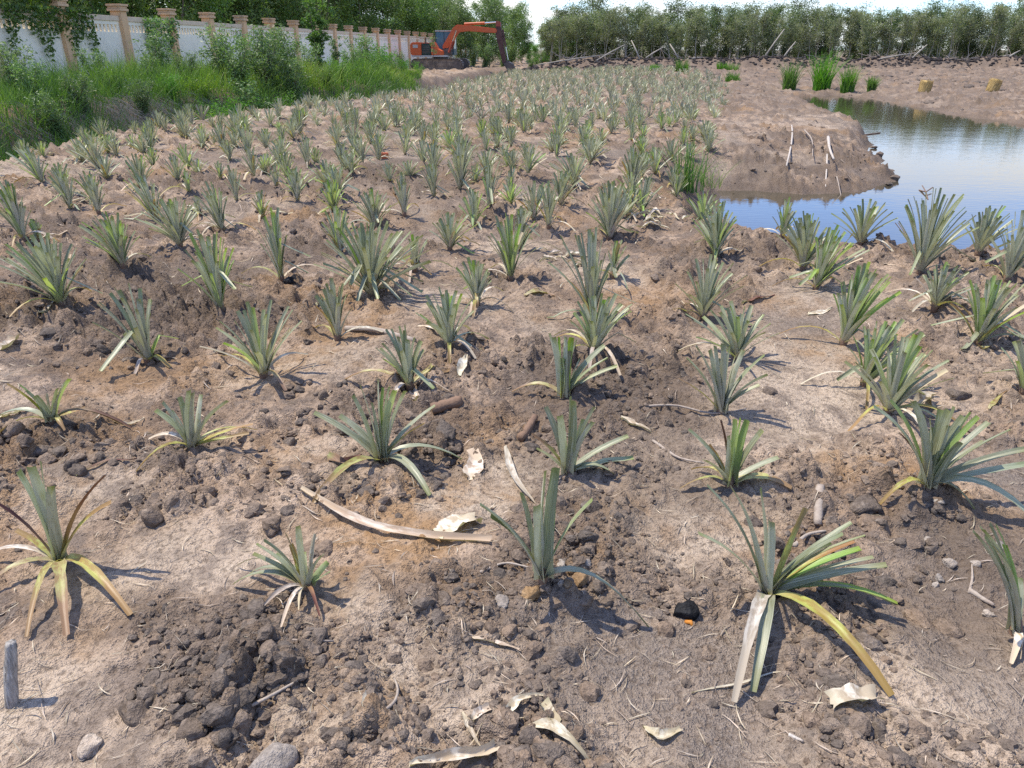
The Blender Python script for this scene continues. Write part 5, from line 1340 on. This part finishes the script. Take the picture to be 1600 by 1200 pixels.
# ------------------------------------------------------------------ shrubs, vines, young trees on the bank
def shrub_meshes(seed, H, W_, stems, leaves, leaf, fol, droop=.1, low=.15):
    rg = np.random.default_rng(seed); tubes, cen = [], []
    for k in range(stems):
        a = rg.uniform(0, 6.28); rr_ = W_ * rg.uniform(.2, 1); h = H * rg.uniform(.6, 1.0)
        p2 = np.array([math.cos(a) * rr_, math.sin(a) * rr_, h]); Q = bez((0, 0, -.1), (p2[0] * .3, p2[1] * .3, h * .6), p2, 6)
        tubes.append(tube(Q, np.linspace(.014, .004, 6), 5, caps=False))
        for u in np.linspace(low, 1, 7): cen.append(Q[min(5, int(u * 5))] + rg.normal(0, .07, 3))
    cen = np.array(cen); idx = rg.integers(0, len(cen), leaves)
    C = cen[idx] + rg.normal(0, .13 * max(.5, W_), (leaves, 3))
    C[:, 2] = np.abs(C[:, 2])
    V, F = cards(C, leaf * rg.uniform(.6, 1.3, leaves), leaf * rg.uniform(.22, .4, leaves), rg, droop)
    cr_ = rg.random(len(cen))
    return (mesh_np('stems', *merge(tubes)[:2], M['bark']), mesh_np('foliage', V, F, M[fol], {'rnd': ('FLOAT', np.repeat(np.clip(.6 * cr_[idx] + .4 * rg.random(leaves), 0, 1), 4)), 't': ('FLOAT', np.zeros(leaves * 4))}, smooth=False))
def shrub(name, px, yd, zb, sm, s, label, group=None, cat='shrub', sz=None):
    X = (px - 800) / 1276 * yd; z = gz(X, yd) if zb is None else zb
    s = s * (.90 if 335 < px < 460 else .86 if px < 335 else .86 if px < 640 and s < .95 else 1.0)
    root = empty(name, (X, yd, z), label, cat, group, random.uniform(0, 6.28)); root.scale = (s * 1.12, s * 1.12, sz or s)
    link('stems', sm[0], root); link('foliage', sm[1], root); return root
SH = [shrub_meshes(700 + i, 1.9, .75, 14, 2600, .13, 'fol_shrub') for i in range(3)]
SB = [shrub_meshes(710 + i, 1.6, .8, 14, 2600, .11, 'fol_bright') for i in range(2)]
SY = shrub_meshes(720, 1.0, 1.1, 16, 2600, .10, 'fol_yellow')
YT = shrub_meshes(730, 3.6, .55, 7, 2600, .16, 'fol_bright', .3, .3)
PO = shrub_meshes(733, 2.6, .12, 2, 160, .14, 'fol_shrub', .3, .7)
YS = shrub_meshes(731, 3.0, .6, 7, 2000, .16, 'fol_shrub', .3, .3)
def MORE_SHRUBS():
    for px, yd, sm, s, lb in (
        (60, 17.0, SH[0], .62, 'weedy grey green bush on the bank at the left edge'), (105, 18.5, SH[2], .6, 'grey weed bush left of the second pillar'), (205, 20.5, SH[1], .55, 'leafy weed bush in front of the third pillar'),
        (330, 20.6, SB[0], .62, 'bright leafy weed on the bank edge below the grey green shrubs'), (355, 22.5, SB[1], .72, 'fresh green bush in front of the tall grey green shrub'), (385, 24.0, SH[0], .85, 'feathery bush in the middle of the bank'),
        (420, 24.6, SB[0], .75, 'green bush leaning over the ditch in mid bank'), (450, 26.5, SH[2], .85, 'pale leafed bush right of the feathery one'), (505, 29.0, SB[1], .62, 'low green bush under the bright young tree'),
        (530, 31.0, SB[0], .7, 'round green bush right of the young tree'), (555, 33.0, SY, .6, 'yellow green weed by the ditch left of the bushy bright shrub'), (585, 35.5, SB[1], .8, 'green bush in front of the bushy bright shrub'),
        (615, 38.0, SB[0], .7, 'leafy bush sloping to the ditch near the end of the bank'), (640, 41.0, SY, .5, 'yellowish weed at the ditch near the end of the bank'), (300, 23.5, SY, .65, 'sunlit yellow green weeds on top of the bank'),
        (365, 25.0, SH[1], .95, 'tall feathery weed bush hiding the wall left of the young tree'), (410, 26.0, SH[0], 1.0, 'largest feathery shrub on the bank'), (445, 28.0, SH[1], .9, 'leafy shrub close against the young tree'),
        (475, 30.5, SH[0], .8, 'shrub filling the gap below the young tree'), (545, 36.0, SH[2], .8, 'grey leafed bush between the young tree and the bushy bright shrub'), (570, 38.0, SB[0], .8, 'green bush against the left of the bushy bright shrub'),
        (605, 43.0, SH[1], .7, 'bush behind the bushy bright shrub'), (625, 45.0, SB[1], .65, 'bright bush at the end of the bank before the excavator'), (165, 21.5, SB[0], .5, 'weed clump before the wall right of the second pillar'),
        (220, 23.5, SH[0], .6, 'shrubby weed in front of the fourth pillar'), (285, 25.0, SH[2], .7, 'weedy shrub in front of the fifth pillar'), (35, 18.0, SH[2], .6, 'pale weed bush left of the first pillar'),
        (255, 22.5, SB[1], .5, 'small fresh green weed on top of the bank'), (20, 15.5, SB[0], .4, 'low green weed at the left frame edge on the bank')):
        shrub('shrub', px, yd, None, sm, s, lb)
for px, yd, sm, s, lb in (
    (345, 26, SH[0], 1.05, 'tall grey green shrub in front of the wall pillar left of the young tree'), (400, 27, SH[1], 1.1, 'dense grey green shrub on the bank below the wall, left of the young tree'),
    (435, 29, SH[2], 1.1, 'grey green shrub just left of the bright young tree'), (495, 33, YT, 1.0, 'bright green young tree standing in front of the wall'),
    (520, 34, YS, .62, 'small dark shrub right of the bright young tree'), (595, 40, SB[0], 1.0, 'bushy bright green shrub on the bank left of the excavator'),
    (560, 40, SH[1], 1.0, 'dark shrub left of the bushy bright green one'), (632, 46, SB[1], .62, 'low green bush on the bank just left of the excavator tracks'),
    (655, 49, SB[0], .42, 'small bush at the end of the green bank'), (310, 21.5, SY, .8, 'yellow green creeping plant on the sunny bank edge'),
    (270, 20.0, SY, .7, 'lime coloured creeper on the bank above the dark ditch slope'), (475, 29.5, SY, .75, 'yellow green creeper hanging toward the ditch right of the shrubs'),
    (235, 27.5, SH[0], 1.0, 'dark climbing shrub against the wall between two pillars'), (140, 24.0, SH[2], .75, 'dry looking shrub against the wall at the left'),
    (648, 58, SB[1], .4, 'weedy bush beside the excavator tracks'), (850, 66, SB[0], .8, 'bright green bush right of the excavator bucket'),
    (830, 64, SB[1], .6, 'low bush behind the excavator bucket'), (677, 55, PO, 1.0, 'thin young tree in front of the excavator house'),
    (758, 74, SH[0], 1.0, 'dark shrub under the excavator boom'), (738, 75, SH[1], 1.0, 'shrub against the wall below the boom'), (787, 76, SH[2], 1.1, 'shrub beside the excavator arm'),
    (20, 19.5, SH[1], .8, 'grey green shrub at the foot of the wall on the left edge'), (628, 60, SH[0], .8, 'shrub against the wall behind the excavator house'), (570, 48, SH[2], .8, 'leafy shrub against the wall behind the bushy bright green one')):
    shrub('shrub' if sm is not YT else 'young_tree', px, yd, None, sm, s, lb)
MORE_SHRUBS()
# creepers hanging over the wall
def wall_vine(px0, px1, top, bottom, n, fol, leaf, label, y0, y1):
    rg = np.random.default_rng(int(px0)); yy = rg.uniform(y0, y1, n); hang = rg.random(n) ** 1.5
    cl = fbm(yy * 1.4, np.zeros(n), 3, 7); z = top - (top - bottom) * hang * (cl * 1.6) + rg.normal(0, .06, n)
    X = WALL(yy) + .16 + np.abs(rg.normal(0, .10, n)) * (1.4 - hang) - .25 * (z > 2.75)
    V, F = cards(np.stack([X, yy, z], -1), leaf * rg.uniform(.6, 1.3, n), leaf * rg.uniform(.4, .7, n), rg, .3)
    b = Vector((WALL((y0 + y1) / 2) + .15, (y0 + y1) / 2, .3))
    link('wall_creeper', mesh_np('wall_creeper', V - np.array(b), F, M[fol], {'rnd': ('FLOAT', np.repeat(rg.random(n), 4)), 't': ('FLOAT', np.zeros(n * 4))}, smooth=False), None, b, label, 'creeper')
wall_vine(20, 130, 3.25, 1.5, 3000, 'fol_mid', .13, 'dark creeper hanging over the wall at the upper left corner', 22.6, 26.6)
wall_vine(21, 130, 3.6, 2.5, 1900, 'fol_yellow', .13, 'sunlit yellow green creeper top spilling over the wall at the upper left', 22.8, 26.2)
wall_vine(22, 260, 2.6, .8, 900, 'fol_shrub', .12, 'dark leafy creeper climbing the wall beside the fifth pillar', 29.5, 31.6)

# ------------------------------------------------------------------ grass
def grass_mesh(name, x, y, z, h, w, lean, rnd, mat, k=4):
    n = len(x); rg = np.random.default_rng(n); a = rg.uniform(0, 6.28, n); t = np.linspace(0, 1, k)
    dx, dy = np.cos(a) * lean * h, np.sin(a) * lean * h
    P = np.stack([x[:, None] + dx[:, None] * t[None] ** 1.8, y[:, None] + dy[:, None] * t[None] ** 1.8, z[:, None] + (h * np.sqrt(np.maximum(.1, 1 - np.minimum(lean, .95) ** 2)))[:, None] * (t[None] ** .9)], -1)
    Wd = w[:, None] * (1 - .85 * t[None] ** 1.5)
    b2 = rg.uniform(0, 6.28, n)
    V, F, A = ribbons(P, Wd, np.stack([np.cos(b2), np.sin(b2), np.zeros(n)], -1), 0.0, 2, rnd)
    return mesh_np(name, V, F, M[mat], A)
def bank_grass():
    rg = np.random.default_rng(33); n = 95000
    y = 7 + 45 * rg.random(n) ** 1.25; e = np.interp(y, DEY, DEX); wl_ = WALL(y)
    x = wl_ + .3 + (e - .55 - wl_ - .3) * rg.random(n) ** .75
    q = e - x
    keep = (q > .55 + .5 * fbm(x * 2, y * 2, 2, 3)) & (800 + 1276 * x / y < 655 - 3.0 * np.maximum(0, y - 44)) & (rg.random(n) < .35 + .9 * fbm(x * .5, y * .5, 3, 44))
    # a bare dark gap of dead stems on the ditch slope
    gap = np.exp(-(((y - 20.0) / 1.9) ** 2 + ((q - 1.6) / .75) ** 2)); keep &= rg.random(n) > gap * .9
    x, y, q = x[keep], y[keep], q[keep]; n = len(x); z = ground(x, y) - .03
    cl = fbm(x * .8, y * .8, 3, 55)
    h = (.30 + .95 * cl) * rg.uniform(.5, 1.3, n) * (1 - .5 * sstep(30, 46, y))
    near = y < 24
    rnd = np.clip(-.20 + 1.35 * fbm(x * .45, y * .45, 4, 66) + rg.normal(0, .17, n) - .42 * (1 - sstep(1.6, 3.0, q)), 0, 1)  # last term darkens the ditch slope blades: shade put into their colour
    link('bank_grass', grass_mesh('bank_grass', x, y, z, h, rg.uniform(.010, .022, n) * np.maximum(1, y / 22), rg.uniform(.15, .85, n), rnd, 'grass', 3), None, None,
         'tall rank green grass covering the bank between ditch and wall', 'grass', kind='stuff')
bank_grass()
def dead_stems():
    rg = np.random.default_rng(35); n = 1500
    y = rg.normal(19.8, 2.4, n); e = np.interp(y, DEY, DEX); x = e - rg.uniform(.9, 2.6, n)
    a = rg.normal(.3, .5, n); L = rg.uniform(.3, 1.0, n); k = 4; t = np.linspace(-.5, .5, k)
    X, Y = x[:, None] + L[:, None] * t * np.cos(a)[:, None], y[:, None] + L[:, None] * t * np.sin(a)[:, None]
    Z = ground(X, Y) + .03 + rg.uniform(0, .25, n)[:, None]
    V, F, A = ribbons(np.stack([X, Y, Z], -1), np.full((n, k), .008), np.tile([0, 0, 1.0], (n, 1)), 0.0, 2, rg.random(n))
    link('dead_grass', mesh_np('dead_grass', V, F, M['husk'], A), None, None, 'grey dead grass stems matted on the dark ditch slope', 'grass', kind='stuff')
dead_stems()
def tuft(name, base, n, h, spread, w, label, mat='reed', group=None, fan=.5, cat='grass'):
    rg = np.random.default_rng(int(base.x * 100 + base.y * 10) & 65535)
    a = rg.uniform(0, 6.28, n); r = spread * np.sqrt(rg.random(n)) * .45
    x, y = np.cos(a) * r, np.sin(a) * r
    me = grass_mesh(name, x, y, np.zeros(n) - .03, h * (.35 + .7 * rg.random(n) ** 1.2), w * rg.uniform(.7, 1.2, n), rg.uniform(.05, fan, n), rg.random(n), mat, 5)
    return link(name, me, None, base, label, cat, group)
b0 = place(1072, 298)
rg = np.random.default_rng(9); n = 70
me = grass_mesh('grass_tuft', rg.normal(0, .09, n), rg.normal(0, .07, n), np.full(n, -.02), rg.uniform(.25, .75, n), rg.uniform(.012, .022, n), rg.uniform(.05, .6, n), rg.random(n), 'reed', 6)
link('grass_tuft', me, None, b0, 'vivid green grass tuft on the bed edge left of the pond inlet', 'grass')
n = 60
me = grass_mesh('grass_tuft', rg.normal(0, .12, n), rg.normal(0, .12, n), np.full(n, -.02), rg.uniform(.25, .6, n), rg.uniform(.006, .012, n), rg.uniform(.3, .9, n), rg.random(n), 'grass', 5)
link('grass_tuft', me, None, place(1100, 290), 'thin dull green weeds right of the vivid grass tuft', 'grass')
for px, py, top, wpx, lb in ((1232, 141, 102, 30, 'leftmost of the four reed tufts at the far pond edge'), (1283, 142, 87, 40, 'tallest reed tuft at the far pond edge'),
                        (1323, 145, 109, 30, 'reed tuft just right of the tallest at the far pond edge'), (1361, 143, 122, 18, 'smallest rightmost reed tuft at the far pond edge')):
    p = place(px, py); h = at_depth(px, top, p.y).z - p.z; w = wpx * p.y / 1276
    tuft('reed_tuft', p, 300, h * 1.3, w * .75, .035, lb, group='reed tufts at the far pond edge', fan=.62)
for px, py, h, lb in ((1068, 112, .9, 'bright grass clump at the foot of the spoil ridge, centre'), (1148, 111, .6, 'small grass clump on the spoil ridge left of the reeds'), (1024, 110, .5, 'low green weed by the spoil ridge'),
                      (1150, 127, .6, 'lone grass clump on the bare soil left of the reeds'), (885, 110, .5, 'weed patch at the left end of the spoil ridge'), (1132, 108, .6, 'weed beside the small grass clump on the ridge')):
    p = place(px, py); p = Vector(((px - 800) / 1276 * min(p.y, 58), min(p.y, 58), 0)); p.z = gz(p.x, p.y)
    tuft('grass_clump', p, 160, h, .9, .04, lb, fan=.6)

# ------------------------------------------------------------------ straw bundles, sticks on the mud, things in the water
def straw_bundle(px, py, hpx, label, tilt):
    p = place(px, py); h = hpx * p.y / 1340; rg = np.random.default_rng(int(px)); n = 620
    root = empty('straw_bundle', p, label, 'straw bundle', 'straw bundles on the far bank', .3); root.rotation_euler[1] = tilt
    V, F, A = tube([(0, 0, -.02), (0, 0, h * .3), (0, 0, h * .7), (0, 0, h)], [h * .44, h * .40, h * .42, h * .36], 16, 0, .12)
    link('core', mesh_np('core', V, F, M['straw'], A), root)
    a = rg.uniform(0, 6.28, n); z0 = rg.uniform(-.02, .3, n) * h; k = 4; t = np.linspace(0, 1, k)
    r = h * .44 + rg.uniform(0, .03, n); tw = rg.normal(0, .25, n)
    AA = a[:, None] + tw[:, None] * t; ZZ = z0[:, None] + t * (h * rg.uniform(.5, .85, n))[:, None]; RR = r[:, None] * (1 + .12 * (t - .4) ** 2)
    V, F, A = ribbons(np.stack([np.cos(AA) * RR, np.sin(AA) * RR, ZZ], -1), np.full((n, k), .012), np.stack([-np.sin(a), np.cos(a), a * 0], -1), 0.1, 2, rg.random(n))
    link('straw_stalks', mesh_np('straw_stalks', V, F, M['straw'], A), root, kind='stuff')
    for z in (.35, .68):
        q = np.linspace(0, 6.283, 17); V, F, A = tube(np.stack([np.cos(q) * h * .455, np.sin(q) * h * .455, q * 0 + z * h], -1), .012, 5, caps=False)
        link('binding', mesh_np('binding', V, F, M['stick'], A), root)
straw_bundle(1443, 146, 20, 'golden straw bundle on the far mud bank, the left one', .10)
straw_bundle(1549, 144, 20, 'greyish straw bundle on the far mud bank near the right edge', .22)
rod([(1230, 176), (1237, 205), (1238, 225), (1229, 258)], 3.2, 'husk_white', 'white curved bare branch on the mud peninsula', 'branch', name='branch', zr=-.08, lift=(.10, .10))
rod([(1292, 226), (1295, 240), (1302, 252)], 4.6, 'husk_white', 'thick white stake lying on the mud peninsula', 'stake', name='stake', zr=-.08, lift=(.10, .10))
rod([(1292, 244), (1294, 260), (1297, 276)], 2.6, 'husk_white', 'thin white stake below the thick one on the mud peninsula', 'stake', name='stake', zr=-.08, lift=(.10, .10))
rod([(1310, 262), (1330, 275)], 1.8, 'stick', 'pale stick near the tip of the mud peninsula', 'stick', zr=-.08, lift=(.10, .10))
rod([(1255, 215), (1268, 225), (1270, 245)], 2, 'stick', 'thin arched twig on the mud peninsula', 'twig', name='twig', zr=-.08, lift=(.10, .10))
def in_water(px, py, spx, key, label, name, cat, sq=.8):
    X, Y = flat(px, py, WATER_Z); d = math.hypot(Y, 2); s = spx * d / FPX * .5
    o = link(name, clod_mesh(px % 12, key), None, (X, Y, WATER_Z + s * .35), label, cat); o.scale = (s, s, s * sq); return o
in_water(1374, 245, 14, 'clod_dark', 'round dark lump standing in the water off the peninsula', 'mud_lump', 'lump', 1.0)
in_water(1366, 232, 11, 'clod_dark', 'small flat mud lump in the water beside the round one', 'mud_lump', 'lump', .5)
in_water(1398, 282, 18, 'clod_dark', 'dark mud clod at the very tip of the peninsula', 'mud_lump', 'lump', .8)
in_water(1388, 290, 12, 'clod_dark', 'small wet clod below the one at the tip', 'mud_lump', 'lump', .7)
def water_twig(pts, label, w=2.0):
    P = [Vector((*flat(*p, WATER_Z), WATER_Z + dz)) for p, dz in pts]; b = P[0].copy(); r = w * b.y / FPX * .5
    V, F, A = tube([p - b for p in P], r, 5); link('twig', mesh_np('twig', V, F, M['stick_brown'], A), None, b, label, 'twig')
water_twig([((1436, 297), .0), ((1446, 303), .03), ((1456, 298), .05)], 'dark forked twig sticking out of the blue water')
water_twig([((1440, 294), .04), ((1446, 303), .03), ((1450, 312), .0)], 'second twig crossing the forked one in the water', 1.6)
water_twig([((1345, 212), .01), ((1375, 208), .01)], 'thin floating stick by the peninsula')
# felled poles lying on and leaning from the spoil ridge
for q, (a, b_, h0, h1, lb) in enumerate((((842, 98), (960, 101), .45, .45, 'long thin pole lying on the left end of the spoil ridge'), ((930, 104), (975, 88), .2, 1.0, 'leaning pole at the left of the spoil ridge'),
        ((1000, 98), (985, 78), .2, 1.3, 'broken pole leaning left over the spoil ridge'), ((1010, 93), (1035, 88), .6, .9, 'short pole lying across the brush on the ridge'), ((1060, 100), (1045, 80), .3, 1.2, 'slanted bare pole by the bright grass clump'),
        ((1075, 102), (1105, 99), .4, .5, 'short log on the ridge right of the bright grass clump'), ((1195, 100), (1220, 62), .3, 2.2, 'tall bare pole leaning right at the tree belt'), ((1225, 102), (1240, 82), .3, 1.3, 'bare pole leaning right behind the leftmost reeds'),
        ((1425, 98), (1445, 88), .3, 1.0, 'branch sticking up from brush on the right ridge'), ((1375, 100), (1430, 102), .4, .4, 'pole lying on the right of the spoil ridge'), ((1575, 98), (1592, 88), .3, .9, 'broken branch in the brush heap at the far right'), ((1560, 100), (1585, 96), .4, .6, 'log in the brush heap at the far right'))):
    xa, xb = (a[0] - 800) / 1276 * 61.5, (b_[0] - 800) / 1276 * 62.2
    A_, B_ = Vector((xa, 61.3, gz(xa, 61.3) + h0 * .25)), Vector((xb, 62.0, gz(xb, 62.0) + h1))
    V, F, At = tube([(0, 0, 0), (B_ - A_) * .5 + Vector((0, 0, .04)), B_ - A_], [.06, .05, .03], 6, 0, .2)
    link('fallen_pole', mesh_np('fallen_pole', V, F, M['bark_pale'], At), None, A_, lb, 'pole')
def ridge_rubble():
    rg = np.random.default_rng(99); VV, FF, RR, o = [], [], [], 0
    sh = [clod_shape(I1, 400 + i) for i in range(6)]
    for _ in range(2600):
        x, y = rg.uniform(.5, 50), 61 + rg.normal(0, .9); s = rg.uniform(.04, .2); Q, F = sh[int(rg.integers(6))]
        VV.append(Q * s + np.array([x, y, gz(x, y) + .05])); FF.append(F + o); o += len(Q); RR.append(np.full(len(Q), rg.random()))
    link('spoil_clods', mesh_np('spoil_clods', np.concatenate(VV), np.concatenate(FF), M['clod_spoil'], {'rnd': ('FLOAT', np.concatenate(RR))}, smooth=False), None, None, 'dark dug up clods heaped along the spoil ridge', 'soil', kind='stuff')
    # brush of broken twigs on the ridge
    n = 700; x = rg.uniform(4, 50, n); y = 61.8 + rg.normal(0, .5, n); cl = fbm(x * .35, x * 0, 3, 12); k_ = rg.random(n) < sstep(.45, .65, cl) + .12; x, y = x[k_], y[k_]; n = len(x)
    L = rg.uniform(.3, 1.3, n); a = rg.uniform(0, 6.28, n); el = rg.normal(.15, .35, n); t = np.linspace(0, 1, 3)
    P = np.stack([x[:, None] + t * (L * np.cos(a) * np.cos(el))[:, None], y[:, None] + t * (L * np.sin(a) * np.cos(el))[:, None], (ground(x, y) + .1)[:, None] + t * (L * np.sin(el))[:, None]], -1)
    V, F, A = ribbons(P, np.full((n, 3), .035), np.tile([0, 0, 1.0], (n, 1)), .2, 2, rg.random(n))
    link('brush', mesh_np('brush', V, F, M['stick'], A), None, None, 'tangled dry brush strewn along the spoil ridge', 'brush', kind='stuff')
ridge_rubble()
def bank_rubble():
    rg = np.random.default_rng(101); VV, FF, RR, o = [], [], [], 0
    sh = [clod_shape(I1, 420 + i) for i in range(6)]
    n = 9000; x = rg.uniform(1.5, 34, n); y = 8 + 52 * rg.random(n) ** .9
    d = poly_sd(pond, x, y); ok = (d > -.05) & (x > np.interp(y, FRY, FRX) - .2); x, y = x[ok], y[ok]; z = ground(x, y)
    for i in range(len(x)):
        s_ = np.exp(rg.normal(0, .5)) * .028 * max(1, y[i] / 14); Q, F = sh[i % 6]
        VV.append(Q * s_ + np.array([x[i], y[i], z[i]])); FF.append(F + o); o += len(Q); RR.append(np.full(len(Q), rg.random()))
    link('bank_clods', mesh_np('bank_clods', np.concatenate(VV), np.concatenate(FF), M['clod'], {'rnd': ('FLOAT', np.concatenate(RR))}, smooth=False), None, None, 'loose clods covering the bare banks round the pond', 'soil', kind='stuff')
bank_rubble()
